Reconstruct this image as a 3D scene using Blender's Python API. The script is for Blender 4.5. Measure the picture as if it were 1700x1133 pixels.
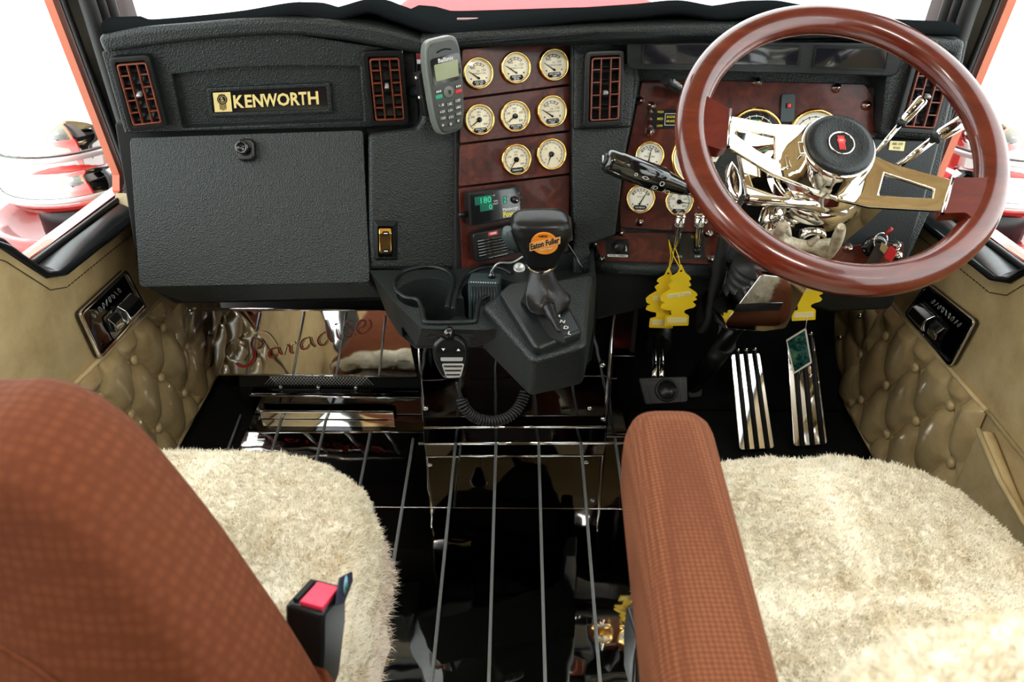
import bpy, bmesh, math, random
import numpy as np
from mathutils import Vector, Matrix
random.seed(5); RNG = np.random.default_rng(5)
for _o in list(bpy.data.objects): bpy.data.objects.remove(_o)
SC = bpy.context.scene; COL = SC.collection
# ------------------------------------------------------------------ camera, world, light, exposure
FPX = 1324.0; CXP, CYP = 850.0, 566.5
PITCH = math.radians(33.2); YAW = math.radians(0.65)
EYE = Vector((0, 0, 1.25))
FW = Vector((-math.sin(YAW)*math.cos(PITCH), math.cos(YAW)*math.cos(PITCH), -math.sin(PITCH)))
RT = Vector((math.cos(YAW), math.sin(YAW), 0)); UP = RT.cross(FW)
cd = bpy.data.cameras.new('camera'); cam = bpy.data.objects.new('camera', cd); COL.objects.link(cam)
cam.matrix_world = Matrix((RT, UP, -FW)).transposed().to_4x4(); cam.location = EYE
cd.sensor_fit = 'HORIZONTAL'; cd.sensor_width = 36; cd.lens = FPX/1700*36
cd.clip_start = 0.02; cd.clip_end = 200
cd.dof.use_dof = True; cd.dof.focus_distance = 1.42; cd.dof.aperture_fstop = 7.1
SC.camera = cam
world = bpy.data.worlds.new('world'); SC.world = world; world.use_nodes = True
bg = world.node_tree.nodes['Background']; bg.inputs[0].default_value = (0.96, 0.99, 1.0, 1); bg.inputs[1].default_value = 3.2
vs = SC.view_settings; vs.view_transform = 'Standard'; vs.look = 'None'; vs.gamma = 1.0; vs.use_curve_mapping = False
vs.exposure = 0.5
SC.cycles.use_denoising = True
SC.cycles.max_bounces = 10; SC.cycles.diffuse_bounces = 4; SC.cycles.glossy_bounces = 5; SC.cycles.transparent_max_bounces = 12
SC.cycles.caustics_reflective = False; SC.cycles.caustics_refractive = False
SC.cycles.sample_clamp_indirect = 4.0
FILL_W = 5.0
# ------------------------------------------------------------------ picture rays onto real planes
def ray(px, py): return FW*FPX + RT*(px-CXP) + UP*(CYP-py)
class Pl:
    def __init__(s, n, d): s.n = Vector(n); s.d = d; s.N = s.n.normalized()
    def at(s, px, py, w=0.0):
        r = ray(px, py); t = (s.d + w*s.n.length*s.sg() - s.n.dot(EYE))/s.n.dot(r); return EYE + r*t
    def sg(s): return 1.0 if s.n.dot(EYE)-s.d > 0 else -1.0       # which side the camera is on
    def front(s): return s.N*s.sg()
def YP(y0, k=0.0, t=0.0, x0=0.0, z0=0.85): return Pl((-k, 1, -t), y0-k*x0-t*z0)
def XP(x0, a=0.0, y0=1.2): return Pl((1, -a, 0), x0-a*y0)
def ZP(z0, sy=0.0, y0=1.2): return Pl((0, -sy, 1), z0-sy*y0)
# ------------------------------------------------------------------ materials
def ramp(nt, fac, stops):
    r = nt.nodes.new('ShaderNodeValToRGB'); el = r.color_ramp.elements
    el[0].position, el[0].color = stops[0][0], (*stops[0][1], 1); el[1].position, el[1].color = stops[-1][0], (*stops[-1][1], 1)
    for p, c in stops[1:-1]:
        e = el.new(p); e.color = (*c, 1)
    nt.links.new(fac, r.inputs[0]); return r.outputs[0]
def mat(name, col, rough=0.5, metal=0.0, coat=0.0, bump=None, vary=None, emit=None, spec=0.5, sheen=0.0, cells=None, trans=None):
    m = bpy.data.materials.new(name); m.use_nodes = True; nt = m.node_tree; b = nt.nodes['Principled BSDF']
    b.inputs['Base Color'].default_value = (*col, 1); b.inputs['Roughness'].default_value = rough; b.inputs['Metallic'].default_value = metal
    b.inputs['Coat Weight'].default_value = coat; b.inputs['Coat Roughness'].default_value = 0.04; b.inputs['Specular IOR Level'].default_value = spec
    b.inputs['Sheen Weight'].default_value = sheen
    tc = nt.nodes.new('ShaderNodeTexCoord')
    h = None
    if vary:                                   # (scale, detail, stops)
        n = nt.nodes.new('ShaderNodeTexNoise'); n.inputs['Scale'].default_value = vary[0]; n.inputs['Detail'].default_value = vary[1]
        n.inputs['Roughness'].default_value = 0.65
        if len(vary) > 3:
            mp = nt.nodes.new('ShaderNodeMapping'); mp.inputs['Scale'].default_value = vary[3]; nt.links.new(tc.outputs['Object'], mp.inputs[0]); nt.links.new(mp.outputs[0], n.inputs[0])
            if len(vary) > 4: n.inputs['Distortion'].default_value = vary[4]
        else: nt.links.new(tc.outputs['Object'], n.inputs[0])
        nt.links.new(ramp(nt, n.outputs[0], vary[2]), b.inputs['Base Color'])
    if cells:                                  # (scale, randomness, light colour, dark colour, strength, dist)
        v = nt.nodes.new('ShaderNodeTexVoronoi'); v.inputs['Scale'].default_value = cells[0]; v.inputs['Randomness'].default_value = cells[1]
        nt.links.new(tc.outputs['Object'], v.inputs['Vector'])
        nt.links.new(ramp(nt, v.outputs['Distance'], [(0.15, cells[2]), (0.62, cells[3])]), b.inputs['Base Color'])
        bp = nt.nodes.new('ShaderNodeBump'); bp.invert = True; bp.inputs['Strength'].default_value = cells[4]; bp.inputs['Distance'].default_value = cells[5]
        nt.links.new(v.outputs['Distance'], bp.inputs['Height']); nt.links.new(bp.outputs[0], b.inputs['Normal'])
    if bump:                                   # (kind, scale, strength, distance)
        if bump[0] == 'vor':
            t = nt.nodes.new('ShaderNodeTexVoronoi'); t.inputs['Scale'].default_value = bump[1]; o = t.outputs['Distance']
        else:
            t = nt.nodes.new('ShaderNodeTexNoise'); t.inputs['Scale'].default_value = bump[1]; t.inputs['Detail'].default_value = 3; o = t.outputs[0]
        nt.links.new(tc.outputs['Object'], t.inputs['Vector'])
        bp = nt.nodes.new('ShaderNodeBump'); bp.inputs['Strength'].default_value = bump[2]; bp.inputs['Distance'].default_value = bump[3]
        nt.links.new(o, bp.inputs['Height']); nt.links.new(bp.outputs[0], b.inputs['Normal'])
        if coat: nt.links.new(bp.outputs[0], b.inputs['Coat Normal']) if bump[0] == 'warp' else None
    if emit:
        b.inputs['Emission Color'].default_value = (*emit[0], 1); b.inputs['Emission Strength'].default_value = emit[1]
    return m
def glassmat(name, tint=(1, 1, 1), refl=1.0):
    m = bpy.data.materials.new(name); m.use_nodes = True; nt = m.node_tree; nt.nodes.remove(nt.nodes['Principled BSDF'])
    out = nt.nodes['Material Output']; tr = nt.nodes.new('ShaderNodeBsdfTransparent'); tr.inputs[0].default_value = (*tint, 1)
    gl = nt.nodes.new('ShaderNodeBsdfGlossy'); gl.inputs['Roughness'].default_value = 0.02
    lw = nt.nodes.new('ShaderNodeLayerWeight'); lw.inputs[0].default_value = 0.5
    pw = nt.nodes.new('ShaderNodeMath'); pw.operation = 'POWER'; pw.inputs[1].default_value = 5.0; nt.links.new(lw.outputs['Facing'], pw.inputs[0])
    mu = nt.nodes.new('ShaderNodeMath'); mu.operation = 'MULTIPLY_ADD'; mu.inputs[1].default_value = 0.9*refl; mu.inputs[2].default_value = 0.04*refl; nt.links.new(pw.outputs[0], mu.inputs[0])
    mx = nt.nodes.new('ShaderNodeMixShader'); nt.links.new(mu.outputs[0], mx.inputs[0]); nt.links.new(tr.outputs[0], mx.inputs[1]); nt.links.new(gl.outputs[0], mx.inputs[2])
    nt.links.new(mx.outputs[0], out.inputs[0]); return m
M = {}
M['vinyl'] = mat('black_grained_vinyl', (0.0135, 0.0185, 0.019), 0.40, bump=('vor', 380, 0.6, 0.0014), spec=0.40)
M['vinyl_soft'] = mat('black_satin_vinyl', (0.010, 0.013, 0.014), 0.34, bump=('vor', 520, 0.3, 0.0008), spec=0.36)
M['sill'] = mat('smooth_black_sill', (0.010, 0.012, 0.013), 0.20, spec=0.7)
M['bootl'] = mat('soft_black_leather', (0.010, 0.010, 0.011), 0.33, bump=('noise', 120, 0.3, 0.003), spec=0.35)
M['blackp'] = mat('black_plastic', (0.009, 0.010, 0.011), 0.28, spec=0.32)
M['blackg'] = mat('gloss_black_plastic', (0.008, 0.009, 0.01), 0.1, coat=0.6)
M['dark'] = mat('matt_black', (0.006, 0.006, 0.006), 0.8)
M['rubber'] = mat('black_rubber', (0.012, 0.012, 0.012), 0.55)
M['felt'] = mat('black_felt', (0.010, 0.012, 0.013), 1.0, bump=('noise', 900, 0.8, 0.001), spec=0.0)
M['burl'] = mat('burl_wood_veneer', (0.1, 0.02, 0.01), 0.34, coat=0.12, spec=0.35, vary=(26, 6, [(0.30, (0.020, 0.0025, 0.0015)), (0.5, (0.072, 0.0095, 0.0045)), (0.72, (0.15, 0.028, 0.012))], (1, 1, 1), 1.2))
M['mahog'] = mat('varnished_mahogany', (0.13, 0.02, 0.01), 0.24, coat=0.55, vary=(9, 5, [(0.3, (0.070, 0.0075, 0.0035)), (0.55, (0.112, 0.014, 0.006)), (0.8, (0.16, 0.026, 0.010))], (1, 1, 6), 0.6))
M['mahogm'] = mat('satin_mahogany', (0.12, 0.016, 0.007), 0.4, spec=0.2, vary=(9, 5, [(0.3, (0.070, 0.0075, 0.0035)), (0.55, (0.105, 0.013, 0.0055)), (0.8, (0.15, 0.024, 0.009))], (1, 1, 6), 0.6))
M['grille'] = mat('red_brown_plastic', (0.16, 0.035, 0.018), 0.3, vary=(60, 4, [(0.3, (0.09, 0.016, 0.008)), (0.7, (0.24, 0.06, 0.03))]))
M['gold'] = mat('gold_plate', (1.0, 0.66, 0.22), 0.12, 1.0)
M['chrome'] = mat('chrome', (0.86, 0.85, 0.83), 0.035, 1.0)
M['spoke'] = mat('polished_spoke_chrome', (0.90, 0.84, 0.70), 0.04, 1.0)
M['steel'] = mat('mirror_stainless', (0.72, 0.71, 0.69), 0.03, 1.0, bump=('warp', 4.0, 0.10, 0.02))
M['brushed'] = mat('dull_steel', (0.66, 0.70, 0.70), 0.38, 0.6)
M['darksteel'] = mat('black_mirror_steel', (0.09, 0.09, 0.095), 0.03, 1.0, bump=('warp', 4.0, 0.10, 0.02))
M['cream'] = mat('cream_dial', (0.93, 0.86, 0.66), 0.5, spec=0.3)
M['creamw'] = mat('ivory_dial', (0.92, 0.90, 0.80), 0.5, spec=0.3)
M['ink'] = mat('black_print', (0.008, 0.008, 0.008), 0.6, spec=0.2)
M['white'] = mat('white_print', (0.8, 0.8, 0.78), 0.5)
M['goldp'] = mat('pale_gold_print', (0.82, 0.66, 0.27), 0.4)
M['redp'] = mat('red_plastic', (0.62, 0.02, 0.03), 0.3)
M['pinkred'] = mat('crimson_button', (0.75, 0.03, 0.09), 0.4)
M['redd'] = mat('dark_red_enamel', (0.36, 0.008, 0.015), 0.2, coat=0.6)
M['orange'] = mat('orange_sticker', (0.85, 0.27, 0.02), 0.35, vary=(60, 3, [(0.3, (0.80, 0.20, 0.015)), (0.7, (0.9, 0.36, 0.04))]))
M['yellow'] = mat('yellow_card', (0.93, 0.66, 0.015), 0.6)
M['yellowp'] = mat('yellow_print', (0.75, 0.65, 0.05), 0.5)
M['palep'] = mat('pale_yellow_print', (0.90, 0.80, 0.40), 0.5)
M['green'] = mat('green_print', (0.02, 0.35, 0.20), 0.5)
M['leather'] = mat('tan_leather', (0.42, 0.31, 0.15), 0.38, vary=(14, 6, [(0.28, (0.40, 0.29, 0.14)), (0.5, (0.52, 0.395, 0.20)), (0.75, (0.62, 0.49, 0.27))]), bump=('vor', 260, 0.22, 0.0012), spec=0.5)
M['leatherg'] = mat('polished_tan_leather', (0.42, 0.31, 0.15), 0.24, coat=0.35, vary=(12, 6, [(0.28, (0.36, 0.25, 0.115)), (0.5, (0.48, 0.355, 0.175)), (0.75, (0.58, 0.45, 0.24))]), bump=('noise', 90, 0.12, 0.002), spec=0.6)
M['thread'] = mat('brown_thread', (0.10, 0.06, 0.03), 0.8)
M['rust'] = mat('rust_waffle_fabric', (0.3, 0.09, 0.04), 0.85, cells=(230, 0.10, (0.235, 0.083, 0.036), (0.13, 0.040, 0.0165), 0.8, 0.002), spec=0.2)
M['rustb'] = mat('rust_velour_fabric', (0.3, 0.09, 0.04), 0.85, cells=(107, 0.25, (0.165, 0.050, 0.021), (0.128, 0.036, 0.0145), 0.18, 0.002), spec=0.2)
M['wool'] = mat('cream_sheepskin', (0.8, 0.74, 0.6), 0.95, vary=(22, 6, [(0.25, (0.60, 0.49, 0.33)), (0.46, (0.75, 0.69, 0.55)), (0.8, (0.82, 0.78, 0.68))]), spec=0.1)
M['woolp'] = mat('pinkish_sheepskin', (0.7, 0.6, 0.5), 0.95, vary=(22, 6, [(0.25, (0.60, 0.48, 0.38)), (0.6, (0.80, 0.71, 0.61))]), spec=0.1)
M['antler'] = mat('antler_bone', (0.5, 0.44, 0.32), 0.6, vary=(55, 5, [(0.35, (0.23, 0.18, 0.11)), (0.55, (0.50, 0.45, 0.34)), (0.8, (0.66, 0.61, 0.50))]), bump=('noise', 160, 0.5, 0.002))
M['screen'] = mat('dark_display_glass', (0.006, 0.008, 0.012), 0.08, coat=0.5)
M['lcd'] = mat('grey_green_lcd', (0.30, 0.34, 0.20), 0.15)
M['ledg'] = mat('green_segments', (0.0, 0.08, 0.05), 0.3, emit=((0.02, 0.9, 0.45), 0.55))
M['ledgd'] = mat('green_display_window', (0.0, 0.05, 0.035), 0.25, emit=((0.0, 0.35, 0.20), 0.12))
M['ledr'] = mat('red_segments', (0.3, 0.0, 0.0), 0.3, emit=((1.0, 0.05, 0.03), 1.4))
M['slate'] = mat('slate_blue_plastic', (0.035, 0.055, 0.06), 0.45)
M['phone'] = mat('charcoal_phone_plastic', (0.045, 0.050, 0.046), 0.36)
M['phones'] = mat('grey_phone_shell', (0.13, 0.145, 0.13), 0.4)
M['redpaint'] = mat('red_truck_paint', (0.55, 0.03, 0.025), 0.2, coat=0.8)
M['hoodpaint'] = mat('dull_red_hood_paint', (0.50, 0.045, 0.05), 0.6, spec=0.15)
M['orangepaint'] = mat('salmon_door_edge', (0.62, 0.16, 0.08), 0.35)
M['pillar'] = mat('grey_pillar_cloth', (0.10, 0.08, 0.078), 0.9, bump=('noise', 700, 0.5, 0.001))
M['concrete'] = mat('pale_concrete', (0.62, 0.62, 0.6), 0.8, vary=(1.2, 5, [(0.3, (0.55, 0.56, 0.54)), (0.7, (0.68, 0.68, 0.66))]))
M['lamp'] = mat('lit_fill_lens', (1, 1, 1), 0.5, emit=((1, 0.95, 0.86), 6.0))  # glow of the added ceiling fill lamps
M['photo'] = mat('printed_photo_card', (0.05, 0.1, 0.09), 0.12, coat=0.5, vary=(70, 4, [(0.30, (0.004, 0.012, 0.012)), (0.48, (0.015, 0.07, 0.06)), (0.56, (0.06, 0.16, 0.15)), (0.66, (0.10, 0.22, 0.08)), (0.8, (0.45, 0.52, 0.5))]))
M['navy'] = mat('navy_fabric_tag', (0.012, 0.018, 0.045), 0.8)
M['glass'] = glassmat('window_glass', (0.97, 0.99, 0.98), 0.9)
M['lens'] = glassmat('gauge_lens_glass', (0.98, 0.98, 0.97), 0.55)
M['carpet'] = mat('black_carpet', (0.009, 0.009, 0.009), 1.0, bump=('noise', 500, 0.9, 0.002), spec=0.05)
M['curtain'] = mat('dark_curtain_cloth', (0.035, 0.025, 0.02), 0.9)
M['bulkhead'] = mat('dark_painted_steel', (0.012, 0.013, 0.014), 0.45)
# ------------------------------------------------------------------ objects
WM = {}                                        # world matrix of every object we made
def link(o, parent, Mw):
    COL.objects.link(o)
    if parent is not None:
        o.parent = parent; o.matrix_parent_inverse = WM[parent.name].inverted()
    o.matrix_basis = Mw; WM[o.name] = Mw.copy(); return o
def tag(o, label, cat, group=None, kind=None):
    o['label'] = label; o['category'] = cat
    if group: o['group'] = group
    if kind: o['kind'] = kind
    return o
def struct(o, label=None):
    o['kind'] = 'structure'
    if label: o['label'] = label
    return o
def thing(name, label, cat, loc, group=None):
    o = bpy.data.objects.new(name, None); o.empty_display_size = 0.02
    link(o, None, Matrix.Translation(Vector(loc))); return tag(o, label, cat, group)
class MB:
    def __init__(s): s.v = []; s.f = []; s.sm = []
    def add(s, vs, fs, smooth=False):
        k = len(s.v); s.v += [tuple(v) for v in vs]; s.f += [tuple(i+k for i in f) for f in fs]; s.sm += [smooth]*len(fs); return s
    def prism(s, poly, vec, smooth=False):
        n = len(poly); a = [Vector(p) for p in poly]; vec = Vector(vec); b = [p+vec for p in a]
        nn = Vector((0, 0, 0))
        for i in range(n): nn += a[i].cross(a[(i+1) % n])
        fl = nn.dot(vec) > 0
        F = [tuple(range(n)), tuple(range(2*n-1, n-1, -1))] + [(i, i+n, (i+1) % n+n, (i+1) % n) for i in range(n)]
        if fl: F = [tuple(reversed(f)) for f in F]
        return s.add(a+b, F, smooth)
    def loops(s, L, cap=True, smooth=False):
        n = len(L[0]); vs = [p for l in L for p in l]; F = []
        for j in range(len(L)-1):
            for i in range(n): F.append((j*n+i, j*n+(i+1) % n, (j+1)*n+(i+1) % n, (j+1)*n+i))
        if cap: F += [tuple(range(n-1, -1, -1)), tuple((len(L)-1)*n+i for i in range(n))]
        return s.add(vs, F, smooth)
    def frame(s, outer, inner, vec):           # ring prism, equal counts
        n = len(outer); vec = Vector(vec); o = [Vector(p) for p in outer]; i_ = [Vector(p) for p in inner]
        vs = o+i_+[p+vec for p in o]+[p+vec for p in i_]; F = []
        for i in range(n):
            j = (i+1) % n
            F += [(i, j, n+j, n+i), (2*n+j, 2*n+i, 3*n+i, 3*n+j), (j, i, 2*n+i, 2*n+j), (n+i, n+j, 3*n+j, 3*n+i)]
        return s.add(vs, F)
    def tube(s, path, r, seg=8, closed=False, cap=True):
        path = [Vector(p) for p in path]; n = len(path); rs = r if hasattr(r, '__len__') else [r]*n
        T = []
        for i in range(n):
            a = path[(i-1) % n] if (closed or i > 0) else path[0]; b = path[(i+1) % n] if (closed or i < n-1) else path[-1]
            t = b-a; T.append(t.normalized() if t.length > 1e-9 else Vector((0, 0, 1)))
        ref = Vector((0, 0, 1)) if abs(T[0].z) < 0.9 else Vector((1, 0, 0))
        u = T[0].cross(ref).normalized(); vs = []
        for i in range(n):
            u = (u - T[i]*u.dot(T[i])).normalized(); w = T[i].cross(u)
            for k in range(seg):
                a = 2*math.pi*k/seg; vs.append(path[i] + (u*math.cos(a)+w*math.sin(a))*rs[i])
        F = []; m = n if closed else n-1
        for i in range(m):
            j = (i+1) % n
            for k in range(seg): F.append((i*seg+k, i*seg+(k+1) % seg, j*seg+(k+1) % seg, j*seg+k))
        s.add(vs, F, True)
        if cap and not closed:
            k0 = len(s.v)-len(vs); s.f += [tuple(k0+k for k in range(seg-1, -1, -1)), tuple(k0+(n-1)*seg+k for k in range(seg))]; s.sm += [False, False]
        return s
    def lathe(s, c, axis, prof, seg=24, xref=None, smooth=True, cap=True, sx=1.0):
        c = Vector(c); A = Vector(axis).normalized(); ref = Vector(xref) if xref is not None else (Vector((0, 0, 1)) if abs(A.z) < 0.9 else Vector((1, 0, 0)))
        u = (ref-A*ref.dot(A)).normalized(); w = A.cross(u); L = []
        for r, h in prof: L.append([c+A*h+(u*math.cos(2*math.pi*k/seg)*sx+w*math.sin(2*math.pi*k/seg))*r for k in range(seg)])
        return s.loops(L, cap, smooth)
    def box(s, c, sz, R=None):
        c = Vector(c); h = Vector(sz)/2; R = R or Matrix.Identity(3)
        vs = [c+R@Vector((x*h.x, y*h.y, z*h.z)) for x in (-1, 1) for y in (-1, 1) for z in (-1, 1)]
        return s.add(vs, [(0, 1, 3, 2), (4, 6, 7, 5), (0, 4, 5, 1), (2, 3, 7, 6), (0, 2, 6, 4), (1, 5, 7, 3)])
    def sphere(s, c, r, seg=12, rings=8):
        pr = [(max(1e-5, r*math.sin(math.pi*i/rings)), -r*math.cos(math.pi*i/rings)) for i in range(rings+1)]
        return s.lathe(c, (0, 0, 1), pr, seg)
def obj(name, mb, material, parent=None, bevel=0.0, segs=2, smooth=None, sub=0, label=None, auto=None):
    V = np.array(mb.v, float); c = (V.min(0)+V.max(0))/2
    me = bpy.data.meshes.new(name); me.from_pydata((V-c).tolist(), [], mb.f)
    if smooth is None: me.polygons.foreach_set('use_smooth', mb.sm)
    else: me.polygons.foreach_set('use_smooth', [smooth]*len(mb.f))
    me.materials.append(M[material] if isinstance(material, str) else material)
    bm = bmesh.new(); bm.from_mesh(me); bmesh.ops.recalc_face_normals(bm, faces=bm.faces); bm.to_mesh(me); bm.free()
    o = bpy.data.objects.new(name, me); link(o, parent, Matrix.Translation(Vector(c)))
    if bevel:
        b = o.modifiers.new('bevel', 'BEVEL'); b.width = bevel; b.segments = segs; b.limit_method = 'ANGLE'; b.angle_limit = math.radians(28); b.harden_normals = False
        me.polygons.foreach_set('use_smooth', [True]*len(me.polygons))
        w = o.modifiers.new('wn', 'WEIGHTED_NORMAL'); w.keep_sharp = False; w.weight = 80
    if sub:
        m = o.modifiers.new('sub', 'SUBSURF'); m.levels = sub; m.render_levels = sub
        me.polygons.foreach_set('use_smooth', [True]*len(me.polygons))
    if label: o['label'] = label
    return o
def inst(src, name, parent, Mw):
    o = bpy.data.objects.new(name, src.data); return link(o, parent, Mw)
def rpoly(pts, r, n=4):
    out = []; m = len(pts)
    for i in range(m):
        p = np.array(pts[i], float); a = np.array(pts[i-1], float); b = np.array(pts[(i+1) % m], float)
        ra = r[i] if hasattr(r, '__len__') else r
        da, db = a-p, b-p; la, lb = np.linalg.norm(da), np.linalg.norm(db); q = min(ra, la*0.48, lb*0.48)
        if q < 1e-6: out.append(tuple(p)); continue
        s0, s1 = p+da/la*q, p+db/lb*q
        for k in range(n+1):
            t = k/n; out.append(tuple((1-t)**2*s0+2*t*(1-t)*p+t*t*s1))
    return out
def pxs(pl, pts, w=0.0): return [pl.at(x, y, w) for x, y in pts]
def slab(mb, pl, pts, th, w=0.0, r=0, n=4):
    if r: pts = rpoly(pts, r, n)
    return mb.prism(pxs(pl, pts, w), -pl.front()*th)
def catmull(pts, n=8, closed=False):
    P = [np.array(p, float) for p in pts]; m = len(P); out = []
    rng = range(m) if closed else range(m-1)
    for i in rng:
        g = lambda k: P[k % m] if closed else P[min(max(k, 0), m-1)]
        p0, p1, p2, p3 = g(i-1), g(i), g(i+1), g(i+2)
        for k in range(n):
            t = k/n; out.append(0.5*((2*p1)+(p2-p0)*t+(2*p0-5*p1+4*p2-p3)*t*t+(3*p1-p0-3*p2+p3)*t**3))
    if not closed: out.append(P[-1])
    return [tuple(o) for o in out]
class Quad:                                    # patch on a plane given by 4 picture corners TL TR BR BL
    def __init__(s, pl, q, w=0.0):
        s.c = pxs(pl, q, w); s.N = pl.front(); s.pl = pl
        s.U = (s.c[1]-s.c[0]+s.c[2]-s.c[3])/2; s.V = (s.c[3]-s.c[0]+s.c[2]-s.c[1])/2
        s.w, s.h = s.U.length, s.V.length
    def __call__(s, u, v, w=0.0):
        a, b, c, d = s.c; return a*(1-u)*(1-v)+b*u*(1-v)+c*u*v+d*(1-u)*v + s.N*w
    def box(s, mb, u0, u1, v0, v1, w0, w1):
        mb.prism([s(u0, v0, w1), s(u1, v0, w1), s(u1, v1, w1), s(u0, v1, w1)], -s.N*(w1-w0)); return mb
    def poly(s, mb, pts, w0, w1):
        mb.prism([s(u, v, w1) for u, v in pts], -s.N*(w1-w0)); return mb
    def rrect(s, mb, u0, u1, v0, v1, r, w0, w1, n=4):   # r in metres
        P = rpoly([(u0*s.w, v0*s.h), (u1*s.w, v0*s.h), (u1*s.w, v1*s.h), (u0*s.w, v1*s.h)], r, n)
        return s.poly(mb, [(x/s.w, y/s.h) for x, y in P], w0, w1)
# ------------------------------------------------------------------ lettering
_TC = {}
def textmesh(body, bold=0.0):
    key = (body, bold)
    if key not in _TC:
        cu = bpy.data.curves.new('t', 'FONT'); cu.body = body; cu.resolution_u = 2; cu.offset = bold; cu.fill_mode = 'FRONT'
        o = bpy.data.objects.new('t', cu); me = o.to_mesh()
        v = np.array([tuple(p.co)[:2] for p in me.vertices]) if len(me.vertices) else np.zeros((0, 2))
        f = [tuple(p.vertices) for p in me.polygons]; o.to_mesh_clear(); bpy.data.objects.remove(o); bpy.data.curves.remove(cu)
        _TC[key] = (v, f)
    return _TC[key]
def text_in(mb, body, fn, bold=0.0):
    """fit lettering into the unit square; fn(u, v) with v down"""
    v, f = textmesh(body, bold)
    if not len(v): return mb
    lo, hi = v.min(0), v.max(0); q = (v-lo)/np.maximum(hi-lo, 1e-6)
    return mb.add([fn(a, 1-b) for a, b in q], f)
def text_at(mb, body, c, U, V, h, bold=0.0, squeeze=1.0):
    v, f = textmesh(body, bold)
    if not len(v): return mb
    lo, hi = v.min(0), v.max(0); k = h/0.7; m = (lo+hi)/2
    return mb.add([Vector(c)+U*((a-m[0])*k*squeeze)+V*((b-m[1])*k) for a, b in v], f)
def ribbon(mb, pts, w, N):
    """flat stroke through 3-D points; w single or list"""
    P = [Vector(p) for p in pts]; n = len(P); ws = w if hasattr(w, '__len__') else [w]*n; vs = []
    for i in range(n):
        t = (P[min(i+1, n-1)]-P[max(i-1, 0)]).normalized(); s = N.cross(t).normalized()
        vs += [P[i]+s*ws[i]/2, P[i]-s*ws[i]/2]
    return mb.add(vs, [(2*i, 2*i+1, 2*i+3, 2*i+2) for i in range(n-1)])
def emblem(fn, N, size, parent, dark, light, name='emblem'):
    """round badge with wings of lines under it: fn(x, y) -> point, x right, y up, unit = size"""
    mb = MB(); k = 20
    def disc(r, cx=0, cy=0, w=0): return [fn(cx+r*math.cos(2*math.pi*i/k), cy+r*math.sin(2*math.pi*i/k), w) for i in range(k)]
    mb.frame(disc(0.36, 0, 0.2, 0.0006), disc(0.28, 0, 0.2, 0.0006), -N*0.0004)
    mb.prism(disc(0.24, 0, 0.2, 0.0006), -N*0.0004)
    for i in range(5):
        x = -0.2+0.1*i; mb.prism([fn(x-0.022, -0.08 if abs(i-2) < 2 else -0.04, 0.0006), fn(x+0.022, -0.08, 0.0006), fn(x+0.022, -0.62+0.05*abs(i-2), 0.0006), fn(x-0.022, -0.62+0.05*abs(i-2), 0.0006)], -N*0.0004)
    for i in range(5):
        x = -0.2+0.1*i; y = 0.62-0.03*abs(i-2); mb.prism([fn(x-0.03, y, 0.0006), fn(x+0.03, y, 0.0006), fn(x+0.02, y-0.08, 0.0006), fn(x-0.02, y-0.08, 0.0006)], -N*0.0004)
    e = obj(name, mb, dark, parent)
    mt = MB(); text_in(mt, 'K', lambda u, v: fn(-0.09+0.18*u, 0.37-0.16*v, 0.0009), 0.02); text_in(mt, 'W', lambda u, v: fn(-0.12+0.24*u, 0.18-0.15*v, 0.0009), 0.02)
    obj('letter', mt, light, e); return e
# vectorised value noise
def vnoise(P, scale, seed=0):
    p = P*scale; i = np.floor(p).astype(np.int64); f = p-i; f = f*f*(3-2*f); r = 0
    def h(a): 
        n = (a[:, 0]*73856093) ^ (a[:, 1]*19349663) ^ (a[:, 2]*83492791) ^ (seed*2654435761)
        n = (n ^ (n >> 13))*1274126177; n = n ^ (n >> 16); return (n & 0xffff)/65535.0
    for dx in (0, 1):
        for dy in (0, 1):
            for dz in (0, 1):
                w = (f[:, 0] if dx else 1-f[:, 0])*(f[:, 1] if dy else 1-f[:, 1])*(f[:, 2] if dz else 1-f[:, 2])
                r = r+w*h(i+np.array([dx, dy, dz]))
    return r

def worley(P, scale, seed=0):
    """distance to, and offset from, the nearest jittered cell point"""
    p = P*scale; i0 = np.floor(p).astype(np.int64); best = np.full(len(p), 9.0); off = np.zeros_like(p)
    def h(a, k):
        n = (a[:, 0]*73856093) ^ (a[:, 1]*19349663) ^ (a[:, 2]*83492791) ^ ((seed*7+k)*2654435761); n = (n ^ (n >> 13))*1274126177; n = n ^ (n >> 16); return (n & 0xffff)/65535.0
    for dx in (-1, 0, 1):
        for dy in (-1, 0, 1):
            for dz in (-1, 0, 1):
                c = i0+np.array([dx, dy, dz]); q = c+np.stack([h(c, 1), h(c, 2), h(c, 3)], 1); d = p-q; r = np.linalg.norm(d, axis=1); k = r < best; best[k] = r[k]; off[k] = d[k]
    return best, off
# ================================================================== the cab shell
XLD, XRD = -0.81, 0.83
PXL = XP(XLD); PXLG = XP(XLD-0.05)
def YZ(v): return (v.y, v.z)
def pyz(pl, pts): return [YZ(p) for p in pxs(pl, pts)]
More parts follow.
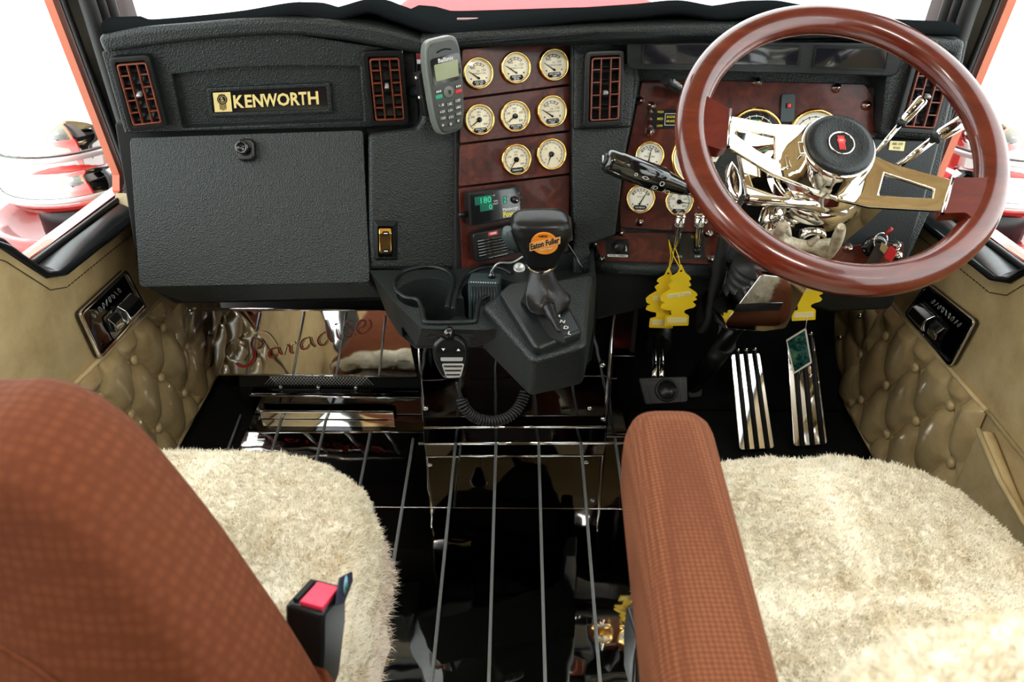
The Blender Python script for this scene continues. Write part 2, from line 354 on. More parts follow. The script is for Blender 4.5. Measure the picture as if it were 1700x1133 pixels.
# window outline in (Y, Z), read on the passenger door and used for both doors
gl = pyz(PXLG, [(102, 0), (212, 296), (209, 320), (52, 436), (38, 434), (0, 402)])
e = gl[-1]
GLASS = [(gl[0][0]-0.06, 1.66)] + gl[:2] + gl[2:] + [(e[0]-0.10, e[1]+0.085), (e[0]-0.20, e[1]+0.11), (0.02, e[1]+0.12), (-0.02, e[1]+0.16), (0.02, 1.62), (0.08, 1.66)]
le = pyz(PXL, [(226, 363), (104, 459), (76, 463), (0, 413)])
f0 = le[-1]
SILL = [(gl[0][0]-0.02, 1.70), (gl[0][0]+0.045, gl[0][1]), (gl[1][0]+0.03, gl[1][1])] + [le[0], le[1], le[2], le[3]] + [(f0[0]-0.10, f0[1]+0.08), (f0[0]-0.20, f0[1]+0.105), (0.0, f0[1]+0.115), (-0.06, f0[1]+0.15), (-0.05, 1.66), (0.04, 1.70)]
# glass loop with the same count as the sill loop (13)
GL13 = [GLASS[0], GLASS[1], GLASS[2], GLASS[3], GLASS[4], GLASS[5], GLASS[6], GLASS[7], GLASS[8], GLASS[9], GLASS[10], GLASS[11], GLASS[12]]
def dense(loop, n=3):
    out = []
    for i in range(len(loop)):
        a, b = loop[i], loop[(i+1) % len(loop)]
        for k in range(n): t = k/n; out.append((a[0]*(1-t)+b[0]*t, a[1]*(1-t)+b[1]*t))
    return out
# lower front lattice of tufting buttons on each door, (Y, Z)
def tufted(name, side, X, corners, btn, f1, f2, parent, material, depth=0.022, n=110):
    """upholstered field over a quad of (Y, Z) corners with buttons on the lattice o + a*f1 + b*f2"""
    o = np.array(btn[0]); Mx = np.linalg.inv(np.array([f1, f2]).T)
    C = [np.array(c) for c in corners]; vs = []; F = []
    for j in range(n+1):
        for i in range(n+1):
            u, v = i/n, j/n
            p = C[0]*(1-u)*(1-v)+C[1]*u*(1-v)+C[2]*u*v+C[3]*(1-u)*v
            a, b = Mx@(p-o)
            a += 0.07*math.sin(math.pi*2*b); b2 = b+0.05*math.sin(2*math.pi*a)
            da, db = abs(a-round(a)), abs(b2-round(b2))
            h = (1-math.exp(-da*7))*(1-math.exp(-db*7))
            cr = min(1-math.exp(-da*22), 1-math.exp(-db*22))
            r = math.hypot((a-round(a)), (b-round(b))); h = 0.72*h+0.28*cr
            h *= 1-0.75*math.exp(-(r/0.17)**2)
            ed = min(u, 1-u, v, 1-v); h *= min(1, ed*14)**0.6
            x = X-side*(0.004+depth*h)
            vs.append((x, p[0], p[1]))
    for j in range(n):
        for i in range(n): F.append((j*(n+1)+i, j*(n+1)+i+1, (j+1)*(n+1)+i+1, (j+1)*(n+1)+i))
    m = MB(); m.add(vs, F, True); return obj(name, m, material, parent, smooth=True)
def door(side, X, name, label):
    d = bpy.data.objects.new(name, None); link(d, None, Matrix.Translation((X, 0.8, 0))); struct(d, label); d['label'] = label
    s = side                                   # -1 passenger, +1 driver
    V = lambda p, x: Vector((x, p[0], p[1]))
    xo = X+s*0.05
    # leather covered upper panel
    low = [(-0.32, f0[1]+0.13), (-0.32, 0.0), (1.49, 0.0), (1.755, 0.0), (1.60, 0.33), (1.58, le[0][1]+0.04)]
    top = SILL[3:10]
    m = MB(); m.prism([V(p, X) for p in top+low], (s*0.05, 0, 0)); obj('leather_panel', m, 'leather', d)
    # padded black sill trim around the glass
    a = dense(SILL); b = dense(GL13); L = []
    for t, bulge in ((0.0, 0.0), (0.12, 0.016), (0.45, 0.02), (0.8, 0.008), (0.93, -0.004), (1.0, -0.004)):
        L.append([Vector((X+s*(0.05*t)-s*bulge, p[0]*(1-t)+q[0]*t, p[1]*(1-t)+q[1]*t)) for p, q in zip(a, b)])
    m = MB(); m.loops(L, False, True); obj('window_sill', m, 'sill', d)
    # rubber seal
    m = MB(); m.tube([V(p, xo-s*0.004) for p in dense(GL13, 2)], 0.006, 6, True); obj('window_seal', m, 'rubber', d)
    # glass pane
    m = MB(); m.prism([V(p, xo+s*0.004) for p in GL13], (s*0.004, 0, 0)); obj('window_pane', m, 'glass', d)
    # outer frame of salmon paint seen through the glass
    fr = [(GL13[0][0]+0.00, 1.66), GL13[1], GL13[2], GL13[3]]
    g = GL13
    m = MB(); m.prism([V(p, xo+s*0.012) for p in [(g[0][0]-0.008, 1.66), (g[1][0]-0.009, g[1][1]), (g[2][0]-0.008, g[2][1]+0.01), (g[3][0]-0.004, g[3][1]), (g[4][0], g[4][1]+0.002), (g[4][0], g[4][1]-0.05), (g[3][0]+0.06, g[3][1]-0.05), (g[1][0]+0.06, g[1][1]), (g[0][0]+0.06, 1.66)]], (s*0.016, 0, 0))
    obj('outer_frame', m, 'orangepaint', d)
    # outer skin
    m = MB(); m.prism([V(p, xo+s*0.01) for p in [GL13[4], GL13[5], GL13[6], GL13[7], GL13[8], GL13[9], (-0.32, GL13[9][1]), (-0.32, -0.3), (1.85, -0.3), (1.70, GL13[3][1])]], (s*0.03, 0, 0)); obj('outer_skin', m, 'redpaint', d)
    # stitching under the sill
    st = dense([(p[0], p[1]-0.022) for p in SILL[3:9]], 26)[:26*5]; m = MB()
    for k in range(0, len(st)-1):
        p, q = st[k], st[k+1]; mid = 0.35
        if p[0] < 0.0: continue
        m.tube([V(p, X-s*0.0012), V((p[0]*mid+q[0]*(1-mid), p[1]*mid+q[1]*(1-mid)), X-s*0.0012)], 0.0011, 5)
    o = obj('stitching', m, 'thread', d); o['kind'] = 'stuff'
    # welt between upper leather and tufted field
    return d
d1 = door(-1, XLD, 'door_1', 'passenger door lined in tan leather with a tufted lower panel')
d2 = door(1, XRD, 'door_2', 'driver door lined in tan leather beside the steering wheel')
PXR = XP(XRD)
# tufted fields
def tuft_door(side, X, pl, d, quad, bpx, crease, extra=()):
    q = pyz(pl, quad); B = [np.array(YZ(pl.at(*p))) for p in bpx]
    return q, B
qL, BL_ = tuft_door(-1, XLD, PXL, d1, [(114, 644), (262, 498), (355, 627), (225, 795)], [(261, 627), (302, 652), (266, 542), (305, 574), (217, 598), (160, 659), (212, 687), (258, 709)], None)
qL[2] = (1.752, 0.012); qL[3] = (1.12, 0.012)
f1 = ((BL_[1]-BL_[0])+(BL_[3]-BL_[2])+(BL_[0]-BL_[4])+(BL_[6]-BL_[5])+(BL_[7]-BL_[6]))/5
f2 = ((BL_[0]-BL_[2])+(BL_[1]-BL_[3])+(BL_[6]-BL_[4])+(BL_[7]-BL_[0]))/4
tufted('tufted_panel', -1, XLD, qL, [BL_[0]], f1, f2, d1, 'leatherg')
qR = [(1.12, 0.375), (qL[1][0]+0.02, qL[1][1]), (1.70, 0.012), (1.12, 0.012)]
BR_ = [np.array(YZ(PXR.at(*p))) for p in [(1475, 556), (1527, 611), (1584, 674), (1434, 665), (1528, 699), (1478, 722)]]
g1 = ((BR_[4]-BR_[2])+(BR_[5]-BR_[4]))/2; g2 = (BR_[4]-BR_[1])
tufted('tufted_panel', 1, XRD, qR, [BR_[4]], g1, g2, d2, 'leatherg')
bt = MB(); bt.lathe((0, 0, 0), (1, 0, 0), [(0.0001, 0.007), (0.006, 0.0065), (0.0105, 0.004), (0.0125, 0.0), (0.0115, -0.003)], 14); bsrc = None
def inquad(p, q):
    s = None
    for i in range(4):
        a, b = q[i], q[(i+1) % 4]; c = (b[0]-a[0])*(p[1]-a[1])-(b[1]-a[1])*(p[0]-a[0])
        if s is None: s = c > 0
        elif (c > 0) != s: return False
    return True
for (s, X, q, o, a1, a2, dd) in ((-1, XLD, qL, BL_[0], f1, f2, d1), (1, XRD, qR, BR_[4], g1, g2, d2)):
    qi = [np.array(c)*0.94+0.06*np.mean(np.array(q), 0) for c in q]
    for i in range(-8, 9):
        for j in range(-8, 9):
            p = o+a1*i+a2*j
            if not inquad(p, qi): continue
            Mw = Matrix.Translation((X-s*0.011, p[0], p[1])) @ (Matrix.Rotation(math.pi, 4, 'Z') if s > 0 else Matrix.Identity(4))
            if bsrc is None:
                bsrc = obj('button', bt, 'leather', dd); bsrc.matrix_basis = Mw; WM[bsrc.name] = Mw.copy()
            else: inst(bsrc, 'button', dd, Mw)
for (s, X, q, dd) in ((-1, XLD, qL, d1), (1, XRD, qR, d2)):       # welts
    m = MB(); m.tube([Vector((X-s*0.004, *q[0])), Vector((X-s*0.004, *q[1])), Vector((X-s*0.004, *q[2])), Vector((X-s*0.004, *q[3]))], 0.005, 8); obj('welt', m, 'leather', dd)
    m = MB(); m.tube([Vector((X-s*0.004, -0.3, q[0][1]+0.02)), Vector((X-s*0.004, *q[0]))], 0.004, 8); obj('welt', m, 'leather', dd)
# map pocket on the driver door
m = MB(); m.prism([Vector((XRD-0.002, y, z)) for y, z in rpoly([(1.10, 0.365), (1.10, 0.02), (0.25, 0.02), (0.25, 0.30), (0.95, 0.31)], 0.03)], (-0.022, 0, 0)); obj('map_pocket', m, 'leather', d2, 0.008)
m = MB(); m.tube([(XRD-0.026, y, z) for y, z in [(1.095, 0.355), (1.0, 0.325), (0.9, 0.312), (0.25, 0.305)]], 0.005, 8); obj('welt', m, 'leather', d2)
# chrome switch plates with a door release in each
def plate(side, X, quad, name, label):
    pl = XP(X-side*0.0045); pts = pxs(pl, quad)
    N = Vector((-side, 0, 0)); t = thing(name, label, 'door handle', sum(pts, Vector())/4)
    Q = Quad(pl, quad); Q.N = N
    m = MB(); Q.rrect(m, 0, 1, 0, 1, 0.014, -0.002, 0.005, 5); obj('plate', m, 'darksteel', t, 0.003)  # dark mirrored surroundings put into the plate colour
    m = MB()
    P = rpoly([(0, 0), (Q.w, 0), (Q.w, Q.h), (0, Q.h)], 0.014, 5); P2 = rpoly([(0.008, 0.008), (Q.w-0.008, 0.008), (Q.w-0.008, Q.h-0.008), (0.008, Q.h-0.008)], 0.009, 5)
    m.frame([Q(x/Q.w, y/Q.h, 0.009) for x, y in P], [Q(x/Q.w, y/Q.h, 0.009) for x, y in P2], -N*0.005); obj('raised_edge', m, 'chrome', t, 0.002)
    u0, u1 = (0.42, 0.88)
    m = MB(); Q.rrect(m, 0.30, 0.90, 0.42, 0.92, 0.006, 0.0051, 0.007, 4); obj('recess', m, 'blackg', t)
    m = MB()                                    # paddle
    L = []
    for v, w in ((0.44, 0.012), (0.55, 0.024), (0.75, 0.026), (0.86, 0.016)): L.append([Q(0.55, v, 0.007), Q(0.86, v, 0.007), Q(0.86, v, w), Q(0.55, v, w)])
    m.loops(L); obj('release_paddle', m, 'chrome', t, 0.003)
    m = MB(); L = []
    for v, w in ((0.5, 0.010), (0.62, 0.018), (0.80, 0.016)): L.append([Q(0.34, v, 0.007), Q(0.50, v, 0.007), Q(0.50, v, w), Q(0.34, v, w)])
    m.loops(L); obj('lock_tab', m, 'chrome', t, 0.002)
    m = MB(); r = random.Random(3)               # engraved flourish along the top
    for k in range(9):
        u = 0.20+0.068*k; pts = [Q(u+0.028*math.cos(a)*(0.5+0.1*a), 0.26+0.055*math.sin(a*1.3+k), 0.0056) for a in [i*0.6 for i in range(9)]]
        m.tube(pts, 0.0006, 5)
    obj('engraved_flourish', m, 'brushed', t)
    return t
plate(-1, XLD, [(124, 520), (203, 446), (238, 512), (160, 598)], 'door_handle_plate', 'chrome release plate on the passenger door above the tufted leather')
plate(1, XRD, [(1626, 534), (1545, 470), (1507, 522), (1584, 611)], 'door_handle_plate', 'chrome release plate on the driver door beside the wheel rim')
# kick panels ahead of the doors
for s, X in ((-1, XLD+0.004), (1, XRD-0.004)):
    q = [(1.55, 0.30), (1.815, 0.30), (1.80, 0.03), (1.55, 0.03)]
    k = bpy.data.objects.new('wall_kick_%s' % ('left' if s < 0 else 'right'), None); link(k, None, Matrix.Translation((X, 1.7, 0))); struct(k, 'tan leather kick panel ahead of the %s door' % ('passenger' if s < 0 else 'driver'))
    tufted('kick_panel', s, X-s*0.002, q, [(1.70, 0.19)], np.array([0.11, 0.0]), np.array([0.05, 0.12]), k, 'leatherg', 0.012, 40)
    m = MB(); m.tube([(X-s*0.008, 1.815, 0.30), (X-s*0.008, 1.80, 0.03)], 0.007, 8); obj('welt', m, 'leather', k)
    for (y, z) in ((1.63, 0.26), (1.70, 0.155), (1.79, 0.05)):
        m = MB(); m.sphere((X-s*0.016, y, z), 0.007, 10, 6); obj('screw', m, 'chrome', k)
# floor
fl = MB(); fl.box((0.01, 0.45, -0.03), (1.72, 2.9, 0.05)); floor = obj('floor', fl, 'carpet'); struct(floor, 'black carpeted cab floor under mirror steel plates')
ZF = ZP(0.0)
for (x0, x1, y0, y1) in ((-0.665, -0.14, 1.246, 1.562), (-0.138, 0.262, 1.246, 1.484), (-0.665, 0.262, 0.55, 1.244), (-0.665, 0.262, -0.3, 0.548)):
    m = MB(); m.box(((x0+x1)/2, (y0+y1)/2, -0.001), (x1-x0, y1-y0, 0.006)); obj('steel_plate', m, 'steel', floor, 0.001, 1)
RIBS = [((757, 731), (717, 1133)), ((823.6, 731), (811.5, 1133)), ((894, 731), (905, 1133)), ((964, 731), (996, 1133)), ((686, 731), (640, 1019)), ((615, 720), (560, 1000)), ((543, 692), (470, 1000)), ((470, 688), (380, 1000)), ((400, 692), (300, 960)), ((1021, 731), (1060, 1000))]
for a, b in RIBS:
    A, B = ZF.at(*a), ZF.at(*b); dirn = (B-A).normalized(); B = A+dirn*1.6; B = A + (B-A)*((A.y+0.25)/(A.y-B.y))
    m = MB(); m.tube([A+Vector((0, 0, 0.004)), B+Vector((0, 0, 0.004))], 0.0032, 8); obj('rib', m, 'brushed', floor)
# engine hump wall under the dash, mirror steel, with a toe lip and screws
hump = bpy.data.objects.new('wall_engine_hump', None); link(hump, None, Matrix.Translation((0.05, 1.5, 0))); struct(hump, 'polished black wall of the engine hump under the console')
PH = YP(1.486, 0.02, 0.0)
m = MB(); m.prism([Vector((x, 1.486+0.02*x, z)) for x, z in ((-0.225, 0.044), (0.205, 0.044), (0.205, 0.60), (-0.225, 0.60))], (0, 0.02, 0)); obj('dark_panel', m, 'darksteel', hump)
m = MB(); m.prism([Vector((-0.226, y, z)) for y, z in ((1.48, 0.0), (1.455, 0.002), (1.462, 0.046), (1.49, 0.046), (1.49, 0.0))], (0.432, 0.008, 0)); obj('toe_lip', m, 'darksteel', hump, 0.002)
m = MB(); m.tube([(-0.226, 1.463, 0.047), (0.206, 1.47, 0.047)], 0.003, 8); obj('lip_edge', m, 'chrome', hump)
m = MB(); m.tube([(-0.24, 1.458, 0.003), (0.262, 1.466, 0.003)], 0.0035, 8); obj('lip_edge', m, 'chrome', hump)
for x in (-0.226, 0.206):
    m = MB(); m.tube([(x, 1.483, 0.05), (x, 1.483, 0.58)], 0.003, 8); obj('corner_edge', m, 'chrome', hump)
scr = MB(); scr.lathe((0, 0, 0), (0, -1, 0), [(0.007, 0.0), (0.0068, 0.003), (0.004, 0.006), (0.0001, 0.007)], 14)
ssrc = None
for px, py in ((707, 678), (979, 679)):
    p = PH.at(px, py, 0.0); Mw = Matrix.Translation(p)
    if ssrc is None: ssrc = obj('screw', scr, 'chrome', hump); ssrc.matrix_basis = Matrix.Translation(p+Vector((0, -0.003, 0))); WM[ssrc.name] = ssrc.matrix_basis.copy()
    else: inst(ssrc, 'screw', hump, Mw)
m = MB(); m.box((0.235, 1.50, 0.12), (0.05, 0.03, 0.24)); obj('side_strip', m, 'darksteel', hump, 0.002)
for px, py in ((1001, 607), (1001, 697)): inst(ssrc, 'screw', hump, Matrix.Translation(YP(1.484).at(px, py)))
m = MB(); m.prism([Vector((x, y, -0.0)) for x, y in ((-0.226, 1.50), (-0.226, 1.85), (-0.21, 1.85), (-0.21, 1.50))], (0, 0, 0.6)); obj('hump_side', m, 'darksteel', hump)
m = MB(); m.prism([Vector((x, y, -0.0)) for x, y in ((0.26, 1.50), (0.26, 1.85), (0.25, 1.85), (0.25, 1.50))], (0, 0, 0.6)); obj('hump_side', m, 'bulkhead', hump)
# passenger toe box: riser, vent strip, sloping mirror panel with ribs
toe = bpy.data.objects.new('wall_toe_board', None); link(toe, None, Matrix.Translation((-0.45, 1.65, 0))); struct(toe, 'mirror steel toe board in the passenger footwell')
m = MB(); m.prism([Vector((-0.665, y, z)) for y, z in ((1.565, 0.0), (1.565, 0.058), (1.60, 0.062), (1.60, 0.0))], (0.435, 0, 0)); obj('riser', m, 'darksteel', toe, 0.002)
m = MB(); m.tube([(-0.665, 1.565, 0.060), (-0.230, 1.565, 0.056)], 0.003, 8); obj('lip_edge', m, 'chrome', toe)
m = MB(); m.prism([Vector((-0.64, y, z)) for y, z in ((1.552, 0.003), (1.545, 0.004), (1.545, 0.024), (1.552, 0.026))], (0.33, 0, 0)); obj('step_edge', m, 'chrome', toe, 0.001)
m = MB(); m.prism([Vector((-0.70, y, z)) for y, z in ((1.60, 0.0), (1.60, 0.062), (1.615, 0.098), (1.65, 0.098), (1.65, 0.0))], (0.47, 0, 0)); obj('vent_strip', m, 'blackp', toe)
PM = Pl((0, -0.036, -0.015), 0); PM = YP(1.601, 0, 0.42, 0, 0.064)
m = MB()
x0, x1 = PM.at(440, 640).x, PM.at(620, 640).x; za, zb = 0.068, 0.094
def pv(x, z): return Vector((x, 1.601+0.42*(z-0.064)-0.002, z))
for k in range(34):
    xx = x0+(x1-x0)*k/33
    for sg in (-1, 1):
        xb = xx+sg*0.026
        if x0 <= xb <= x1: m.tube([pv(xx, za), pv(xb, zb)], 0.0009, 4)
o = obj('expanded_mesh', m, 'brushed', toe); o['kind'] = 'stuff'
for px, py in ((470, 656), (532, 657), (594, 659)):
    p = YP(1.60).at(px, py-2); m = MB(); m.sphere((p.x, 1.592, 0.066), 0.006, 10, 6); obj('screw', m, 'chrome', toe)
PPAR = YP(1.612, 0.0, 0.55, 0, 0.10)
m = MB(); slab(m, PPAR, [(352, 517), (668, 514), (692, 626), (357, 622)], 0.006); obj('mirror_panel', m, 'steel', toe)
for a, b in (((575, 517), (486, 621)), ):
    pass
for a, b in (((432, 519), (412, 622)), ((505, 518), (486, 622)), ((575, 518), (558, 623)), ((640, 524), (629, 624))):
    m = MB(); m.tube([PPAR.at(*a, 0.002), PPAR.at(*b, 0.002)], 0.0028, 8); obj('rib', m, 'brushed', toe)
m = MB(); m.tube([PPAR.at(290, 514, 0.01), PPAR.at(650, 514, 0.01)], 0.004, 8); obj('lip_edge', m, 'chrome', toe)
m = MB(); m.tube([PPAR.at(357, 622, 0.002), PPAR.at(692, 626, 0.002)], 0.0025, 8); obj('lip_edge', m, 'chrome', toe)
# bulkhead behind everything
m = MB(); m.box((0.01, 1.94, 0.38), (1.72, 0.04, 0.78)); fwall = obj('wall_front', m, 'bulkhead'); struct(fwall, 'dark firewall behind the pedals')
m = MB(); m.prism([Vector((0.263, y, z)) for y, z in ((1.60, 0.0), (1.915, 0.34), (1.915, 0.0))], (0.56, 0, 0)); o = obj('wall_driver_toe_board', m, 'carpet'); struct(o, 'black sloping toe board behind the driver pedals')
# roof, rear wall, headers, pillars
m = MB(); m.box((0.01, 0.42, 1.93), (1.80, 2.80, 0.04)); o = obj('ceiling', m, 'leather'); struct(o, 'tan leather cab ceiling')
m = MB(); m.box((0.01, -1.0, 0.95), (1.80, 0.04, 2.0)); o = obj('wall_back', m, 'curtain'); struct(o, 'dark cloth wall behind the seats')
for s, X, nm in ((-1, XLD, 'left'), (1, XRD, 'right')):
    m = MB(); m.prism([Vector((X, y, z)) for y, z in ((-0.32, 0), (-0.98, 0), (-0.98, 1.91), (1.75, 1.91), (1.60, 1.70), (-0.05, 1.70), (-0.07, f0[1]+0.14), (-0.32, f0[1]+0.14))], (s*0.05, 0, 0)); o = obj('wall_%s' % nm, m, 'leather'); struct(o, 'tan leather side wall around the %s door' % ('passenger' if s < 0 else 'driver'))
    # windscreen pillar: grey cloth inside, black ribs outboard
    xa = X-s*0.055
    p = bpy.data.objects.new('trim_pillar_%s' % nm, None); link(p, None, Matrix.Translation((X, 1.6, 0.9))); struct(p, 'windscreen pillar on the %s side with cloth and rubber strips' % ('passenger' if s < 0 else 'driver'))
    xi = XLD+0.018 if s < 0 else XRD-0.004
    m = MB(); m.loops([[Vector((xi+s*0.015, 1.64, 0.60)), Vector((xi, 1.73, 0.60)), Vector((xi+s*0.02, 1.82, 0.60)), Vector((xi+s*0.05, 1.76, 0.60))], [Vector((xi+s*0.015, 1.50, 1.90)), Vector((xi, 1.58, 1.90)), Vector((xi+s*0.02, 1.66, 1.90)), Vector((xi+s*0.05, 1.60, 1.90))]]); obj('cloth_cover', m, 'pillar', p, 0.010)
    for k, (dx, dy) in enumerate(((0.052, -0.005), (0.044, 0.015), (0.036, 0.035))):
        m = MB(); m.tube([(xa+s*dx, 1.61+dy, 0.58), (xa+s*dx, 1.585+dy, 0.95), (xa+s*dx, 1.47+dy, 1.90)], 0.016, 8); obj('seal_strip', m, 'rubber' if k != 1 else 'vinyl_soft', p)
ws = [Vector((-0.80, 1.97, 0.78)), Vector((0.82, 1.97, 0.78)), Vector((0.76, 1.72, 1.92)), Vector((-0.74, 1.72, 1.92))]
m = MB(); m.prism(ws, (0, 0.006, 0.002)); o = obj('window_1', m, 'glass'); struct(o, 'windscreen above the dashboard')
# ceiling lamps added as fill light for the cab interior
for k, (x, y) in enumerate(((-0.52, 0.0), (0.56, 0.0))):
    t = thing('fill_lamp', 'added oblong fill lamp on the ceiling above the %s seat' % ('passenger' if k == 0 else 'driver'), 'lamp', (x, y, 1.91), 'added ceiling fill lamps')
    m = MB(); m.box((x, y, 1.90), (0.40, 0.22, 0.02)); obj('housing', m, 'chrome', t, 0.006)
    m = MB(); m.box((x, y, 1.888), (0.36, 0.18, 0.008)); obj('lens', m, 'lamp', t, 0.003)
    ld = bpy.data.lights.new('fill_light', 'AREA'); ld.shape = 'RECTANGLE'; ld.size = 0.36; ld.size_y = 0.18; ld.energy = FILL_W; ld.color = (1, 0.95, 0.87)
    lo = bpy.data.objects.new('fill_light', ld); link(lo, t, Matrix.Translation((x, y, 1.882)))
# ================================================================== outside
m = MB(); m.box((0, 2, -1.25), (60, 60, 0.1)); o = obj('ground_outside', m, 'concrete'); struct(o, 'bright paved yard outside the windows')
hood = thing('hood', 'long red engine hood ahead of the windscreen', 'hood', (0.02, 2.6, 0.2))
m = MB(); m.loops([[Vector((x, 2.06, z)) for x, z in ((-0.48, -0.2), (-0.48, 0.72), (-0.40, 0.80), (0.44, 0.80), (0.52, 0.72), (0.52, -0.2))], [Vector((x, 3.7, z)) for x, z in ((-0.42, -0.2), (-0.42, 0.64), (-0.34, 0.72), (0.38, 0.72), (0.46, 0.64), (0.46, -0.2))]]); obj('panel', m, 'hoodpaint', hood, 0.03, 3)
for s in (-1, 1):
    m = MB(); m.tube([(0.02+s*0.22, 2.03, 0.83), (0.02+s*0.42, 2.04, 0.86)], 0.012, 8); obj('wiper_arm', m, 'brushed', hood)
for s, cx0, nm in ((-1, -1.24, 'passenger'), (1, 1.30, 'driver')):
    t = thing('air_cleaner', 'round chrome air cleaner outside the %s window' % nm, 'air cleaner', (cx0, 2.1, 0.1), 'chrome air cleaners')
    m = MB(); m.lathe((cx0, 2.1, 0.38), (0, 0, 1), [(0.17, 0.0), (0.185, 0.02), (0.185, 0.09), (0.178, 0.095), (0.178, 0.11), (0.185, 0.115), (0.185, 0.17), (0.19, 0.175), (0.19, 0.20), (0.17, 0.24), (0.08, 0.27), (0.001, 0.275)], 40); obj('canister', m, 'chrome', t)
    for z in (0.41, 0.52):
        m = MB(); m.lathe((cx0, 2.1, z), (0, 0, 1), [(0.187, 0), (0.190, 0.003), (0.190, 0.012), (0.187, 0.015)], 40, cap=False); obj('band', m, 'brushed', t)
    m = MB(); m.tube([(cx0-s*0.16, 2.12, 0.46), (cx0-s*0.32, 2.2, 0.46), (cx0-s*0.46, 2.28, 0.44)], 0.06, 16); obj('intake_pipe', m, 'redpaint', t)
    t = thing('fender', 'rounded red fender below the chrome air cleaner on the %s side' % nm, 'fender', (cx0, 2.0, -0.4))
    m = MB(); m.lathe((cx0, 2.08, 0.13), (0, 0, 1), [(0.20, -0.9), (0.22, -0.3), (0.225, 0.14), (0.235, 0.17), (0.235, 0.20), (0.215, 0.205), (0.20, 0.17), (0.16, 0.13), (0.001, 0.12)], 40); obj('shell', m, 'redpaint', t)
    m = MB(); m.box((cx0-s*0.42, 2.35, 0.05), (0.5, 0.5, 0.5)); obj('cowl', m, 'redpaint', t, 0.08, 4)
    m = MB(); m.tube([(cx0, 2.1, 0.27), (cx0, 2.1, 0.379)], 0.12, 20); obj('mount_neck', m, 'bulkhead', t)
# ================================================================== dashboard
PA = YP(1.49, 0.10)                            # passenger fascia
PW = YP(1.452, 0.22, 0.33, -0.12)              # wing left of the gauges
PC = YP(1.47, 0.33, 0.35)                      # gauge stack, turned to the driver
PE = YP(1.478, 0.10, 0.33, 0.15)               # strip right of the gauges
PR = YP(1.505, -0.05, 0.35, 0.40)              # driver cluster
PT = YP(1.465, -0.02, 0.0, 0.30)               # display visor
PV = YP(1.455, -0.05, 0.20, 0.60)              # driver outer vent
PG = YP(1.42, 0.05, 0.54, -0.45, 0.768)        # glovebox lid
dash = thing('dashboard', 'black grained vinyl truck dashboard spanning the cab under the windscreen', 'dashboard', (0, 1.6, 0.5))
def part(name, pl, pts, th, material='vinyl', w=0.0, r=0, bevel=0.004, parent=dash, segs=3):
    m = MB(); slab(m, pl, pts, th, w, r); return obj(name, m, material, parent, bevel, segs)
# top pads
m = MB()
topL = catmull([(160, 60), (230, 47), (320, 39), (400, 32), (480, 29), (560, 34), (640, 46), (704, 66)], 4); lowL = catmull([(704, 93), (640, 81), (560, 67), (480, 60), (400, 63), (320, 70), (230, 81), (172, 90)], 4)
part('top_pad', PA, topL+lowL, 0.07, 'vinyl', 0.022, bevel=0.016, segs=4)
topR = catmull([(692, 62), (760, 54), (900, 46), (1050, 40), (1200, 38), (1330, 42), (1480, 54), (1606, 68)], 4); lowR = catmull([(1598, 96), (1490, 76), (1330, 66), (1042, 64), (950, 66), (770, 80), (696, 92)], 4)
part('top_pad', PT, topR+lowR, 0.07, 'vinyl', 0.024, bevel=0.014, segs=4)
# passenger fascia: raised surround round a recessed field
outer = [(168, 86), (300, 66), (480, 55), (690, 88), (697, 207), (600, 211), (320, 219), (207, 222)]; inner = [(285, 124), (380, 113), (480, 109), (597, 110), (604, 201), (560, 203), (400, 209), (303, 213)]
m = MB(); m.frame(pxs(PA, outer), pxs(PA, inner), -PA.front()*0.06); obj('passenger_fascia', m, 'vinyl', dash, 0.008, 3)
part('recessed_field', PA, [(270, 110), (480, 95), (610, 100), (612, 207), (450, 212), (290, 217)], 0.04, 'vinyl', -0.018)
# underlay that closes the passenger side behind the lid
part('carcass', YP(1.50, 0.08), [(190, 205), (700, 195), (700, 470), (640, 500), (290, 505), (232, 470)], 0.25, 'dark')
# glovebox lid
lidF = rpoly([(215, 229), (603, 216), (614, 469), (231, 477)], [8, 8, 6, 8], 3)
F = pxs(PG, lidF); nb = len(F)
m = MB(); N = PG.front()
top = F
mid = []
for (px, py), p in zip(lidF, F):
    if py > 400: q = PG.at(px+(50 if px < 400 else 12), py+32); q = Vector((q.x, p.y+0.035, p.z-0.052)) if px > 400 else Vector((p.x+0.055, p.y+0.035, p.z-0.052))
    else: q = p - N*0.03
    mid.append(q)
back = [q+Vector((0, 0.10, -0.0)) for q in mid]
m.loops([top, mid, back]); lid = obj('glovebox_lid', m, 'vinyl', dash, 0.006, 3)
Q = Quad(PG, [(396, 232), (425, 231), (426, 268), (397, 269)])
m = MB(); Q.rrect(m, 0, 1, 0, 1, 0.012, 0, 0.012, 6); lk = obj('lock', m, 'blackp', lid, 0.004)
m = MB(); c = PG.at(405, 245, 0.012); m.lathe(c, N+Vector((0, -0.3, 0)), [(0.0125, 0), (0.0125, 0.012), (0.0115, 0.016), (0.0075, 0.016), (0.0072, 0.013), (0.0001, 0.013)], 20); obj('lock_barrel', m, 'blackg', lid)
m = MB(); m.box(c+(N+Vector((0, -0.3, 0))).normalized()*0.0135, (0.006, 0.0015, 0.0015)); obj('keyhole', m, 'dark', lid)
